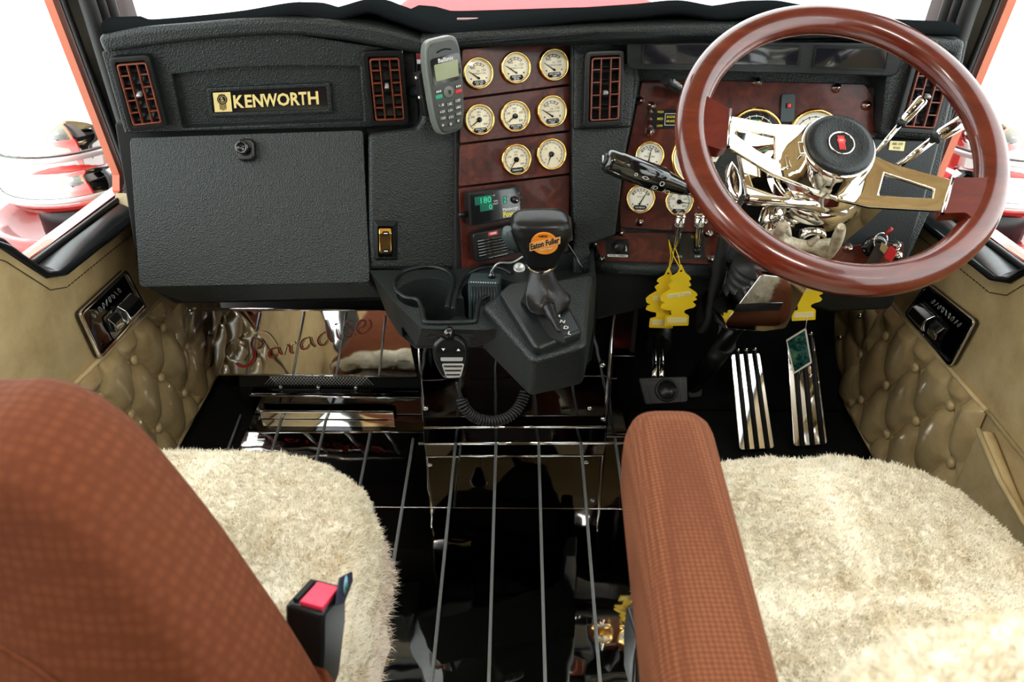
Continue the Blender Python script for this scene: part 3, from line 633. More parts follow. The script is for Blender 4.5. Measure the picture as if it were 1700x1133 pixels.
# centre stack wing
part('stack_wing', PW, [(704, 64), (778, 74), (764, 300), (768, 448), (613, 448), (612, 222), (690, 212), (700, 200)], 0.07, 'vinyl', 0, bevel=0.010)
part('stack_back', PC, [(755, 60), (965, 55), (965, 470), (755, 470)], 0.04, 'dark', -0.012)
part('stack_rail', PE, [(948, 62), (1046, 62), (1064, 132), (1040, 250), (1022, 392), (978, 408), (990, 470), (952, 470), (950, 300)], 0.07, 'vinyl', 0, bevel=0.006)
part('vent_pod', PE, [(953, 66), (1043, 66), (1056, 130), (1048, 212), (952, 216)], 0.03, 'vinyl', 0.008, bevel=0.006)
# driver side
part('cluster_back', PR, [(1010, 60), (1608, 66), (1545, 350), (1500, 450), (985, 450)], 0.06, 'vinyl', -0.006)
part('display_visor', PT, rpoly([(1041, 63), (1484, 72), (1500, 100), (1488, 128), (1042, 116)], 10), 0.10, 'vinyl_soft', 0.016, bevel=0.008, segs=4)
scrn = []
for q in ([(1069, 74), (1196, 74), (1195, 106), (1068, 106)], [(1210, 78), (1326, 79), (1324, 108), (1209, 107)], [(1355, 79), (1474, 83), (1468, 115), (1351, 110)]):
    Qs = Quad(PT, q, 0.016); m = MB(); Qs.rrect(m, 0, 1, 0, 1, 0.003, 0, 0.0012, 3); s_ = obj('display_screen', m, 'screen', dash)
    m = MB(); P = rpoly([(0, 0), (Qs.w, 0), (Qs.w, Qs.h), (0, Qs.h)], 0.003, 3); P2 = rpoly([(-0.003, -0.003), (Qs.w+0.003, -0.003), (Qs.w+0.003, Qs.h+0.003), (-0.003, Qs.h+0.003)], 0.004, 3)
    m.frame([Qs(x/Qs.w, y/Qs.h, 0.003) for x, y in P2], [Qs(x/Qs.w, y/Qs.h, 0.003) for x, y in P], -Qs.N*0.003); obj('rim', m, 'blackp', s_)
part('vent_pod', PV, [(1478, 74), (1602, 80), (1566, 232), (1462, 226)], 0.12, 'vinyl', 0.012, bevel=0.008)
part('driver_lower_panel', PR, [(1448, 228), (1562, 232), (1534, 340), (1500, 446), (1330, 446), (1400, 400), (1450, 330)], 0.03, 'vinyl_soft', 0.02, bevel=0.006)
# ledge and knee panels
zl = PR.at(1080, 446)
m = MB(); m.tube([PR.at(984, 443, 0.012), PR.at(1080, 447, 0.014), PR.at(1190, 452, 0.014)], 0.013, 12); obj('lower_ledge', m, 'vinyl', dash)
PK = YP(zl.y+0.012, 0.0, 0.12, 0, zl.z)
part('knee_panel', PK, [(984, 445), (1200, 452), (1168, 492), (1079, 512), (990, 532)], 0.03, 'vinyl_soft', 0, bevel=0.006)
part('column_shelf', PK, [(1290, 450), (1505, 440), (1498, 480), (1478, 515), (1380, 520), (1300, 500)], 0.12, 'vinyl_soft', 0, bevel=0.008)
m = MB(); m.tube([PK.at(1145, 452, 0.02), PK.at(1200, 450, 0.022)], 0.012, 10); obj('release_handle', m, 'blackp', dash)
part('rail_skirt', PK, [(955, 430), (990, 440), (990, 530), (982, 600), (960, 600)], 0.06, 'vinyl_soft', 0.0)
m = MB(); m.box((0.01, 1.70, 0.605), (1.58, 0.44, 0.02)); obj('light_block', m, 'dark', dash)  # added dark panel, stops windscreen daylight leaking down behind the dash
# ------------------------------------------------------------------ felt mat on the dash top
edge = catmull([(168, 40), (185, 46), (250, 44), (330, 37), (400, 29), (490, 15), (545, 25), (608, 10), (645, 20), (690, 36), (740, 48), (800, 44), (900, 32), (960, 25), (1000, 22), (1060, 18), (1130, 12), (1200, 22), (1280, 12), (1340, 20), (1480, 42), (1592, 48)], 5)
PMf = YP(1.462, 0.0)
front = [(PA.at(x, y, 0.006) if x < 660 else PT.at(x, y, 0.010) if x > 740 else PA.at(x, y, 0.006).lerp(PT.at(x, y, 0.010), (x-660)/80)) for x, y in edge]; nE = len(front); L = []
for dy, dz in ((0.0, -0.010), (-0.004, -0.004), (0.0, 0.0), (0.03, 0.002), (0.15, None), (0.40, None)):
    row = []
    for i, p in enumerate(front):
        zb = 0.940 if -0.16 < p.x < 0.75 else 0.948
        z = p.z+dz if dz is not None else ((p.z*0.3+zb*0.7 if -0.2 < p.x < 0.29 else p.z-0.02) if dy < 0.3 else (0.893 if -0.2 < p.x < 0.29 else 0.845))
        row.append(Vector((p.x, p.y+dy, z)))
    L.append(row)
m = MB(); vs_ = [p for r in L for p in r]; m.add(vs_, [(j*nE+i, j*nE+i+1, (j+1)*nE+i+1, (j+1)*nE+i) for j in range(len(L)-1) for i in range(nE-1)], True)
mt = thing('dash_mat', 'black felt mat with a wavy rolled hem lying on the dashboard top', 'mat', (0, 1.6, 0.95))
o = obj('felt', m, 'felt', mt, smooth=True); so = o.modifiers.new('s', 'SOLIDIFY'); so.thickness = 0.004
m = MB(); m.tube([p+Vector((0, -0.003, -0.003)) for p in front], 0.0045, 6); obj('hem', m, 'felt', mt)
m = MB(); PZM = ZP(0.943)
a, b = Vector((-0.115, 1.50, 0.951)), Vector((-0.01, 1.525, 0.947)); m.add([a, b, b+Vector((0, 0.012, 0.0)), a+Vector((0, 0.012, 0.0))], [(0, 1, 2, 3)])
m = MB(); m.prism([a, b, b+Vector((0, 0.009, 0)), a+Vector((0, 0.009, 0))], (0, 0, 0.002)); obj('woven_label', m, mat('mauve_label', (0.42, 0.22, 0.26), 0.8), mt)
# ------------------------------------------------------------------ nameplate
QB = Quad(PA, [(351, 151), (542, 143), (545, 180), (355, 187)], -0.017)
bd = thing('nameplate', 'black nameplate with gold KENWORTH lettering on the passenger fascia', 'nameplate', QB(0.5, 1, 0))
m = MB(); QB.rrect(m, 0, 1, 0, 1, 0.003, 0, 0.004, 3); obj('backing', m, 'blackg', bd, 0.001, 1)
m = MB(); P = rpoly([(-0.008, -0.007), (QB.w+0.008, -0.007), (QB.w+0.008, QB.h+0.007), (-0.008, QB.h+0.007)], 0.004, 2); P2 = rpoly([(0, 0), (QB.w, 0), (QB.w, QB.h), (0, QB.h)], 0.003, 2)
m.frame([QB(x/QB.w, y/QB.h, 0.006) for x, y in P], [QB(x/QB.w, y/QB.h, 0.006) for x, y in P2], -QB.N*0.007); obj('surround', m, 'vinyl', bd, 0.001, 1)
m = MB(); QB.box(m, 0.015, 0.165, 0.06, 0.95, 0.004, 0.0046); gp = obj('gold_square', m, 'goldp', bd)
sq = QB.h*0.62
emblem(lambda x, y, w=0: QB(0.09+x*sq/QB.w, 0.5-y*sq/QB.h, 0.0047+w), QB.N, sq, gp, 'ink', 'goldp')
xs = [0.185, 0.270, 0.345, 0.435, 0.565, 0.675, 0.765, 0.845, 0.945]; xs = [0.187, 0.277, 0.347, 0.440, 0.570, 0.680, 0.757, 0.825, 0.915]; xe = [0.272, 0.342, 0.435, 0.572, 0.678, 0.758, 0.823, 0.0, 0]
spans = [(0.185, 0.274), (0.283, 0.345), (0.352, 0.440), (0.437, 0.566), (0.563, 0.672), (0.680, 0.760), (0.752, 0.822), (0.832, 0.925)]
for ch, (a, b) in zip('KENWORTH', spans):
    k = 0.05+(b+a)/2*0.02; top_, bot_ = 0.21-(a-0.18)*0.05, 0.80-(a-0.18)*0.05
    m = MB(); text_in(m, ch, lambda u, v: QB(a+(b-a)*u, top_+(bot_-top_)*v, 0.0047), 0.03); obj('letter', m, 'goldp', bd)
# ------------------------------------------------------------------ air vents
def vent(pl, q, label, lever, w=0.001):
    Q = Quad(pl, q, w); t = thing('air_vent', label, 'air vent', Q(0.5, 1, 0), 'dashboard air vents')
    P = rpoly([(0, 0), (Q.w, 0), (Q.w, Q.h), (0, Q.h)], 0.009, 4); d = 0.009; P2 = rpoly([(d, d), (Q.w-d, d), (Q.w-d, Q.h-d), (d, Q.h-d)], 0.004, 4)
    m = MB(); m.frame([Q(x/Q.w, y/Q.h, 0.018) for x, y in P], [Q(x/Q.w, y/Q.h, 0.018) for x, y in P2], -Q.N*0.018); obj('frame', m, 'blackp', t, 0.0015)
    m = MB(); Q.box(m, 0.02, 0.98, 0.01, 0.99, 0.0, 0.002); obj('duct', m, 'dark', t)
    u0, u1, v0, v1 = 0.16, 0.90, 0.09, 0.92; du = 0.035; dv = 0.016
    m = MB(); P = rpoly([(u0*Q.w, v0*Q.h), (u1*Q.w, v0*Q.h), (u1*Q.w, v1*Q.h), (u0*Q.w, v1*Q.h)], 0.005, 3); e = 0.0028; P2 = rpoly([(u0*Q.w+e, v0*Q.h+e), (u1*Q.w-e, v0*Q.h+e), (u1*Q.w-e, v1*Q.h-e), (u0*Q.w+e, v1*Q.h-e)], 0.003, 3)
    m.frame([Q(x/Q.w, y/Q.h, 0.021) for x, y in P], [Q(x/Q.w, y/Q.h, 0.021) for x, y in P2], -Q.N*0.008); obj('grille_frame', m, 'grille', t, 0.0006, 1)
    cols = [u0+(u1-u0)*k/3 for k in (1, 2)]
    for c in cols:
        m = MB(); Q.box(m, c-du*0.42, c+du*0.42, v0, v1, 0.012, 0.0205); obj('mullion', m, 'grille', t)
    for k in range(1, 5):
        v = v0+(v1-v0)*k/5-0.012
        for (a, b) in ((u0, cols[0]), (cols[1], u1)):
            m = MB(); Q.box(m, a, b, v-dv*0.45, v+dv*0.45, 0.014, 0.0203); obj('crossbar', m, 'grille', t)
    for k in range(5):
        v = v0+(v1-v0)*(k+0.45)/5
        m = MB(); m.prism([Q(u0+0.01, v-0.052, 0.0035), Q(u0+0.01, v-0.040, 0.0035), Q(u0+0.01, v+0.052, 0.012), Q(u0+0.01, v+0.040, 0.0125)], Q(u1-0.02, v, 0)-Q(u0, v, 0)); obj('louvre', m, 'blackp', t)
    m = MB(); L = []
    for v, w0, hw in ((lever-0.03, 0.022, 0.045), (lever, 0.030, 0.05), (lever+0.03, 0.026, 0.06)): L.append([Q(0.53-hw, v, 0.012), Q(0.53+hw, v, 0.012), Q(0.53+hw, v, w0), Q(0.53-hw, v, w0)])
    m.loops(L); obj('lever', m, 'brushed', t, 0.001, 1)
    return t
vent(PA, [(185, 92), (252, 87), (283, 207), (219, 214)], 'air vent with red-brown grille at the passenger end of the dashboard', 0.5)
vent(PA, [(602, 82), (669, 80), (680, 203), (615, 205)], 'air vent with red-brown grille between the nameplate and the phone', 0.45)
vent(PE, [(969, 87), (1034, 84), (1030, 208), (966, 212)], 'air vent with red-brown grille between the gauge stack and the steering wheel', 0.55, 0.009)
vent(PV, [(1512, 93), (1582, 96), (1548, 222), (1477, 217)], 'air vent with red-brown grille behind the steering wheel rim by the driver door', 0.5, 0.013)
# ------------------------------------------------------------------ burl veneer panels and chrome spike nuts
spk = MB(); spk.lathe((0, 0, 0), (0, 0, 1), [(0.0078, 0.0), (0.0080, 0.002), (0.0062, 0.006), (0.0025, 0.012), (0.0002, 0.0155)], 14); SPK = [None]
def spike(pl, px, py, parent, w=0.004, k=1.0):
    p = pl.at(px, py, w); Mw = Matrix.Translation(p) @ Vector((0, 0, 1)).rotation_difference(pl.front()).to_matrix().to_4x4() @ Matrix.Scale(k*1.12, 4)
    if SPK[0] is None: SPK[0] = obj('spike_nut', spk, 'chrome', parent); SPK[0].data.transform(Matrix.Translation((0, 0, 0.00775))); SPK[0].matrix_basis = Mw; WM[SPK[0].name] = Mw.copy()
    else: inst(SPK[0], 'spike_nut', parent, Mw)
def panel(name, pl, pts, label, w=0.004, th=0.006, r=4):
    t = thing(name, label, 'trim panel', sum(pxs(pl, pts), Vector())/len(pts)); m = MB(); slab(m, pl, pts, th, w, r); obj('veneer', m, 'burl', t, 0.001, 1); return t
g1p = panel('veneer_panel', PC, [(768, 82), (948, 65), (950, 139), (766, 163)], 'burl veneer panel holding the top row of three cream gauges')
g2p = panel('veneer_panel', PC, [(766, 166), (950, 142), (948, 216), (764, 238)], 'burl veneer panel holding the middle row of three cream gauges')
g3p = panel('veneer_panel', PC, [(764, 241), (948, 219), (946, 288), (762, 310)], 'burl veneer panel holding the lowest row of two cream gauges')
g4p = panel('veneer_panel', PC, [(762, 313), (946, 291), (944, 455), (768, 455)], 'burl veneer panel behind the radio and the digital box')
spike(PC, 943, 72, g1p, 0.004, 0.6)
clp = panel('veneer_panel', PR, [(1066, 134), (1200, 134), (1436, 140), (1449, 160), (1462, 395), (1180, 388), (1030, 378), (1028, 340), (1042, 250)], 'large burl veneer instrument panel behind the steering wheel', 0.002)
for p in ((1062, 167), (1081, 176), (1079, 219), (1257, 137), (1389, 146), (1438, 175), (1062, 369), (1169, 369)): spike(PR, *p, clp, 0.002, 1.05)
swp = panel('veneer_panel', PR, [(984, 402), (1038, 386), (1192, 389), (1196, 440), (1002, 434)], 'narrow burl veneer switch panel below the instrument panel', 0.010)
for p in ((1031, 386), (988, 404), (998, 429), (1177, 389), (1181, 430)): spike(PR, *p, swp, 0.010, 1.0)
kyp = panel('veneer_panel', PR, [(1350, 412), (1500, 402), (1502, 438), (1346, 446)], 'small burl veneer panel around the ignition keys', 0.030)
for p in ((1488, 408), (1490, 425), (1408, 412)): spike(PR, *p, kyp, 0.030, 1.1)
# ------------------------------------------------------------------ gauges
def gauge(pl, px, py, rpx, label, kind, needle, legend=None, face='cream', w=0.004, name='gauge', words=(), words2=()):
    c = pl.at(px, py, w); N = pl.front(); U = Vector((0, 0, 1)).cross(N).normalized(); U = U if U.x > 0 else -U; V = N.cross(U); V = V if V.z > 0 else -V
    R = (pl.at(px+rpx, py, w)-pl.at(px-rpx, py, w)).length/2
    t = thing(name, label, 'gauge', c, 'dashboard gauges')
    A = lambda x, y, h=0.0: c+U*(x*R)+V*(y*R)+N*h
    m = MB(); m.lathe(c, N, [(R*0.99, 0), (R, 0.003), (R*0.985, 0.0075), (R*0.93, 0.010), (R*0.87, 0.009), (R*0.85, 0.005)], 40, cap=False); obj('bezel', m, 'gold', t)
    m = MB(); m.lathe(c, N, [(R*0.86, 0.001), (R*0.86, 0.0035), (0.0001, 0.0035)], 36, smooth=False); dial = obj('dial', m, face, t)
    h0 = 0.0037; ink = 'ink' if face != 'ink' else 'white'
    m = MB()
    def tick(a, r0, r1, wd): 
        ca, sa = math.cos(a), math.sin(a); m.add([A(ca*r0-sa*wd, sa*r0+ca*wd, h0), A(ca*r0+sa*wd, sa*r0-ca*wd, h0), A(ca*r1+sa*wd, sa*r1-ca*wd, h0), A(ca*r1-sa*wd, sa*r1+ca*wd, h0)], [(0, 1, 2, 3)])
    def arc(a0, a1, r, wd, n=24, cx_=0, cy_=0):
        ps = [A(cx_+r*math.cos(a0+(a1-a0)*i/n), cy_+r*math.sin(a0+(a1-a0)*i/n), h0) for i in range(n+1)]; ribbon(m, ps, wd*R, N)
    d2r = math.radians
    if kind == 'temp':                         # short arc at the top, pivot low down
        arc(d2r(140), d2r(45), 0.62, 0.03); arc(d2r(140), d2r(45), 0.50, 0.03)
        for a in (140, 116, 92, 68, 45): tick(d2r(a), 0.50, 0.66, 0.02)
        pv_, tip = (0.0, -0.30), (-0.62, 0.16)
        if needle is not None: tip = needle
        text_at(m, '100', A(-0.30, 0.34, h0), U, V, R*0.16); text_at(m, '150', A(0.38, 0.18, h0), U, V, R*0.16)
        text_at(m, 'OIL', A(0.02, 0.14, h0), U, V, R*0.10); text_at(m, 'TEMPERATURE', A(0.04, -0.02, h0), U, V, R*0.10)
        for x_ in (-0.5, 0.52): m.lathe(A(x_, -0.32, h0-0.0001), N, [(0.05*R, 0), (0.0001, 0.0002)], 8)
    elif kind == 'half':
        arc(d2r(150), d2r(30), 0.66, 0.03); arc(d2r(150), d2r(30), 0.54, 0.03)
        for a in (150, 130, 110, 90, 70, 50, 30): tick(d2r(a), 0.54, 0.70, 0.02)
        pv_, tip = (-0.05, -0.35), needle
        for i, wv in enumerate(words): text_at(m, wv, A(-0.5+0.5*i, 0.30 if i != 1 else 0.42, h0), U, V, R*0.17)
        for i, wv in enumerate(words2): text_at(m, wv, A(0.0, 0.14-0.18*i, h0), U, V, R*0.12)
        for x_ in (-0.5, 0.5): m.lathe(A(x_, -0.38, h0-0.0001), N, [(0.05*R, 0), (0.0001, 0.0002)], 8)
    else:                                      # full sweep
        arc(d2r(225), d2r(-45), 0.70, 0.025, 40)
        for k in range(15): tick(d2r(225-270*k/14), 0.62 if k % 2 == 0 else 0.66, 0.74, 0.014)
        pv_, tip = (0, 0), (0.72*math.cos(d2r(needle)), 0.72*math.sin(d2r(needle)))
        ws = words or ('0', '200', '400', '600', '800')
        for i, wv in enumerate(ws):
            a = d2r(218-256*i/(len(ws)-1)); text_at(m, wv, A(0.47*math.cos(a), 0.47*math.sin(a), h0), U, V, R*0.13)
        for i, wv in enumerate(words2 or ('kPa',)): text_at(m, wv, A(0.0, 0.30-0.1*i, h0), U, V, R*0.12)
    o = obj('markings', m, ink, dial); o['kind'] = 'stuff'
    m = MB(); a = Vector(A(*pv_, h0+0.0012)); b = Vector(A(*tip, h0+0.0012)); ribbon(m, [a-(b-a)*0.12, a, b], [R*0.07, R*0.085, R*0.03], N); nd = obj('needle', m, ink if kind != 'black' else 'redp', t)
    m = MB(); rr = 0.17 if kind in ('full', 'clock') else 0.07; m.lathe(A(*pv_, h0+0.0006), N, [(rr*R, 0), (rr*R, 0.0015), (0.0001, 0.0018)], 16); obj('needle_hub', m, 'ink' if kind != 'black' else 'blackp', nd)
    if legend:
        m = MB(); y0 = -0.44 if kind != 'full' else -0.50; m.prism([A(-0.38, y0, h0+0.0006), A(0.38, y0, h0+0.0006), A(0.46, y0-0.16, h0+0.0006), A(0.34, y0-0.30, h0+0.0006), A(-0.34, y0-0.30, h0+0.0006), A(-0.46, y0-0.16, h0+0.0006)], -N*0.0005); lp = obj('legend_plate', m, 'ink', t)
        m = MB()
        for i, wv in enumerate(legend):
            yy = y0-(0.09 if len(legend) > 1 else 0.15)-0.13*i; wd = min(0.66, 0.075*len(wv)); text_in(m, wv, lambda u, v: A(-wd/2+wd*u, yy+0.05-0.10*v, h0+0.0008), 0.01)
        obj('letters', m, 'white', lp)
    m = MB(); m.lathe(c, N, [(R*0.86, 0.0072), (R*0.5, 0.0084), (0.0001, 0.0088)], 28, cap=False); obj('lens', m, 'lens', t)
    return t, A, R, N, dial
gauge(PC, 793, 122, 25, 'axle oil temperature gauge in the top row, half hidden by the phone', 'temp', None, ('AXLE OIL', 'FRT RR'))
gauge(PC, 855, 113, 25, 'axle oil temperature gauge in the middle of the top row', 'temp', None, ('AXLE OIL', 'RR RR'))
gauge(PC, 918, 108, 25, 'main transmission temperature gauge at the driver end of the top row', 'temp', None, ('MAIN TRANS', 'TEMP'))
gauge(PC, 795, 199, 25, 'spring pressure gauge in the middle row beside the phone keypad', 'full', 212, ('SPRING PRESS', 'LEFT'))
gauge(PC, 854, 193, 25, 'spring pressure gauge in the centre of the middle row', 'full', 212, ('SPRING PRESS', 'RIGHT'))
gauge(PC, 915, 185, 25, 'auxiliary oil temperature gauge at the driver end of the middle row', 'temp', None, ('AUX OIL', 'TEMP'))
gauge(PC, 856, 265, 25, 'turbo boost gauge in the lowest row above the digital box', 'full', 232, ('TURBO BOOST',), words=('0', '100', '200', '300', '400'))
gauge(PC, 914, 256, 25, 'small clock face gauge in the lowest row nearest the driver', 'clock', 245, None, words=('9', '12', '3', '6'), words2=('',))
gauge(PR, 1078, 259, 24.5, 'cream oil pressure gauge above the black stalk tip', 'half', (0.10, 0.52), ('OIL',), 'creamw', 0.002, words=('0', '400', '800'), words2=('OIL', 'PRESSURE'))
gauge(PR, 1063, 330, 24.5, 'voltmeter gauge at the lower corner of the instrument panel', 'half', (0.42, 0.50), ('VOLTMETER',), 'creamw', 0.002, words=('8', '12', '18'), words2=('VOLTS',))
gauge(PR, 1127, 335, 24, 'front air pressure gauge above the two chrome levers', 'full', -8, ('FRONT', 'AIR'), 'creamw', 0.002)
gauge(PR, 1161, 262, 48, 'large cream rev counter half hidden by the wheel rim', 'full', 150, None, 'creamw', 0.002, words=('0', '5', '10', '15', '20', '25', '30'), words2=('RPM x100',))
tg, A_, R_, N_, dl_ = gauge(PR, 1252, 227, 48, 'black-faced temperature gauge with a green and red scale behind the spoke', 'black', 205, None, 'ink', 0.002, words=('40', '80', '120'), words2=('DEGREES C',))
for a0, a1, mm in ((135, 80, 'green'), (80, 70, 'yellowp'), (70, 40, 'redp')):
    m = MB(); ribbon(m, [A_(0.53*math.cos(math.radians(a0+(a1-a0)*i/8)), 0.53*math.sin(math.radians(a0+(a1-a0)*i/8)), 0.0042) for i in range(9)], 0.10*R_, N_); obj('scale_band', m, mm, dl_)
gauge(PR, 1350, 227, 46, 'large cream speedometer hidden behind the wheel hub', 'full', 200, None, 'creamw', 0.002, words=('0', '20', '40', '60', '80', '100', '120'), words2=('km/h',))
# ------------------------------------------------------------------ small dash hardware
# engine brake lamp plate
Q = Quad(PR, [(1075, 182), (1124, 182), (1122, 214), (1074, 214)], 0.0022)
t = thing('warning_lamp_plate', 'black engine brake lamp plate with yellow lettering behind the wheel rim', 'plate', Q(0.5, 1, 0))
m = MB(); Q.box(m, 0, 1, 0, 1, 0, 0.0015); obj('plate', m, 'blackp', t)
m = MB()
for s_, v in (('HIGH', 0.12), ('MED', 0.48), ('LOW', 0.84)): text_in(m, s_, lambda u, vv: Q(0.34+0.2*u, v-0.06+0.12*vv, 0.0018), 0.01)
for s_, v in (('ENGINE', 0.38), ('BRAKE', 0.60)): text_in(m, s_, lambda u, vv: Q(0.66+0.28*u, v-0.06+0.12*vv, 0.0018), 0.01)
obj('letters', m, 'yellowp', t)
m = MB(); P = [(0.6, 0.2), (0.98, 0.2), (0.98, 0.82), (0.6, 0.82)]; P2 = [(0.615, 0.225), (0.965, 0.225), (0.965, 0.795), (0.615, 0.795)]; m.frame([Q(u, v, 0.0019) for u, v in P], [Q(u, v, 0.0019) for u, v in P2], -Q.N*0.0004); obj('border', m, 'white', t)
for v in (0.12, 0.5, 0.86):
    m = MB(); m.lathe(Q(0.1, v, 0.0015), Q.N, [(0.0042, 0), (0.0042, 0.002), (0.0001, 0.003)], 12); obj('indicator_lamp', m, 'mahog', t)
    m = MB(); m.lathe(Q(0.02, v+0.02, 0.0015), Q.N, [(0.0012, 0), (0.0001, 0.0012)], 8); m.lathe(Q(0.19, v+0.02, 0.0015), Q.N, [(0.0012, 0), (0.0001, 0.0012)], 8); obj('rivet', m, 'chrome', t)
# engine switch toggle
pa, pb = PR.at(1105, 132, 0.06), PR.at(1132, 152, 0.02)
t = thing('engine_brake_switch', 'black engine toggle lever at the top of the instrument panel', 'switch', PR.at(1130, 152, 0))
m = MB(); m.tube([PR.at(1136, 158, 0.0), pb, pa], [0.006, 0.009, 0.010], 12); obj('lever', m, 'blackp', t)
m = MB(); ax = (pb-pa).normalized(); sd = Vector((0, -0.75, 0.6)); vv = (sd-ax*sd.dot(ax)).normalized(); cc = pa*0.55+pb*0.45+vv*0.0105; text_at(m, 'ENGINE', cc, ax, vv.cross(ax)*-1, 0.006, 0.01); obj('letters', m, 'white', t)
m = MB(); m.lathe(PR.at(1136, 146, 0.003), PR.front(), [(0.009, 0), (0.009, 0.004), (0.0001, 0.007)], 14); obj('collar', m, 'chrome', t)
# red digit readout
Q = Quad(PR, [(1297, 157), (1319, 156), (1317, 203), (1294, 203)], 0.0025)
t = thing('digital_readout', 'small slate plastic readout with red digits on the instrument panel', 'display', Q(0.5, 1, 0))
m = MB(); Q.rrect(m, 0, 1, 0, 1, 0.004, 0, 0.006, 3); obj('housing', m, 'slate', t, 0.0015)
m = MB(); Q.box(m, 0.3, 0.72, 0.32, 0.5, 0.006, 0.0064); obj('window', m, 'blackg', t)
m = MB(); text_in(m, '18', lambda u, v: Q(0.48+0.22*u, 0.34+0.14*v, 0.0067), 0.02); obj('digits', m, 'ledr', t)
# dimmer
Q = Quad(PR, [(1005, 396), (1043, 397), (1045, 428), (1006, 427)], 0.0104)
t = thing('dimmer_switch', 'black panel dimmer knob on the lower veneer strip', 'switch', Q(0.5, 1, 0))
m = MB(); Q.box(m, 0, 1, 0, 1, 0, 0.002); obj('plate', m, 'blackp', t)
m = MB(); m.lathe(Q(0.55, 0.42, 0.002), Q.N, [(0.014, 0), (0.013, 0.006), (0.010, 0.008), (0.0095, 0.020), (0.008, 0.022), (0.0001, 0.022)], 20); obj('knob', m, 'blackp', t)
m = MB(); ribbon(m, [Q(0.86+0.03*math.sin(k), 0.35+0.1*k, 0.0024) for k in range(4)], [0.001, 0.002, 0.003, 0.004], Q.N); obj('wedge_mark', m, 'white', t)
m = MB(); P = rpoly([(0.06, 0.84), (0.94, 0.84), (0.94, 0.97), (0.06, 0.97)], 0.06); m.prism([Q(u, v, 0.0026) for u, v in P], -Q.N*0.0005); lp = obj('legend_plate', m, 'white', t)
m = MB(); text_in(m, 'PANEL DIMMER', lambda u, v: Q(0.12+0.76*u, 0.865+0.08*v, 0.0029), 0.01); obj('letters', m, 'ink', lp)
# two chrome toggle levers with black plates
for k, (x, lab) in enumerate(((1127, 'chrome trailer lever holding the air freshener strings'), (1157, 'chrome trailer lever closest to the steering column'))):
    Q = Quad(PR, [(x-17, 388), (x+11, 388), (x+14, 430), (x-13, 430)], 0.0104)
    t = thing('toggle_lever', lab, 'switch', Q(0.5, 0.9, 0), 'chrome toggle levers')
    m = MB(); Q.box(m, 0, 1, 0, 1, 0, 0.002); obj('plate', m, 'blackp', t)
    m = MB(); text_in(m, ('LOCK', 'DUMP')[k], lambda u, v: Q(0.35+0.35*u, 0.86+0.08*v, 0.0023), 0.01); obj('letters', m, 'white', t)
    m = MB(); text_in(m, 'PULL', lambda u, v: Q(0.25+0.35*u, 0.08+0.1*v, 0.0023), 0.01); obj('yellow_letters', m, 'yellowp', t)
    b = PR.at(x-6 if k == 0 else x, 416, 0.012); tp = PR.at(x+3+k*2, 360, 0.045)
    m = MB(); m.tube([b, b*0.8+tp*0.2, b*0.3+tp*0.7, tp], [0.0055, 0.0065, 0.0085, 0.0088], 14); obj('lever', m, 'chrome', t)
    m = MB(); m.lathe(tp, tp-b, [(0.0088, 0.0), (0.0098, 0.001), (0.0098, 0.004), (0.007, 0.006), (0.0001, 0.006)], 14); obj('tip', m, 'chrome', t)
    for f in (0.15, 0.25):
        m = MB(); q = tp*(1-f)+b*f; m.lathe(q, tp-b, [(0.0090, 0), (0.0094, 0.001), (0.0090, 0.002)], 14, cap=False); obj('groove_ring', m, 'brushed', t)
    m = MB(); m.sphere(b, 0.008, 10, 6); obj('pivot', m, 'blackp', t)
# ABS sticker
Q = Quad(PR, [(1478, 234), (1503, 235), (1500, 251), (1475, 249)], 0.0215)
t = thing('abs_sticker', 'pale gold ABS OFF ROAD sticker below the driver vent', 'sticker', Q(0.5, 1, 0))
m = MB(); Q.box(m, 0, 1, 0, 1, 0, 0.0008); obj('plate', m, 'palep', t)
m = MB(); text_in(m, 'ABS OFF', lambda u, v: Q(0.14+0.72*u, 0.16+0.28*v, 0.001), 0.02); text_in(m, 'ROAD', lambda u, v: Q(0.28+0.46*u, 0.58+0.28*v, 0.001), 0.02); obj('letters', m, 'ink', t)
# gold rocker on the wing
Q = Quad(PW, [(620, 366), (660, 366), (660, 432), (622, 432)], 0.0)
t = thing('rocker_switch', 'gold rocker switch on the black wing beside the glovebox', 'switch', Q(0.5, 1, 0))
m = MB(); P = [(0, 0), (1, 0), (1, 1), (0, 1)]; P2 = [(0.15, 0.13), (0.78, 0.13), (0.78, 0.93), (0.15, 0.93)]; m.frame([Q(u, v, 0.001) for u, v in P], [Q(u, v, 0.010) for u, v in P2], -Q.N*0.0012); obj('surround', m, 'vinyl_soft', t, 0.003)
m = MB(); L = []
for v, w in ((0.15, 0.006), (0.3, 0.015), (0.52, 0.012), (0.75, 0.015), (0.9, 0.006)): L.append([Q(0.2, v, 0.001), Q(0.74, v, 0.001), Q(0.74, v, w), Q(0.2, v, w)])
m.loops(L); rk = obj('rocker', m, 'gold', t, 0.002)
for v, w in ((0.30, 0.0155), (0.74, 0.0155)):
    m = MB(); Q.rrect(m, 0.34, 0.62, v-0.05, v+0.06, 0.003, w-0.0025, w); obj('symbol_window', m, 'ink', rk)
    m = MB(); Q.box(m, 0.4, 0.56, v-0.01, v+0.012, w, w+0.0003); obj('symbol', m, 'white', rk)
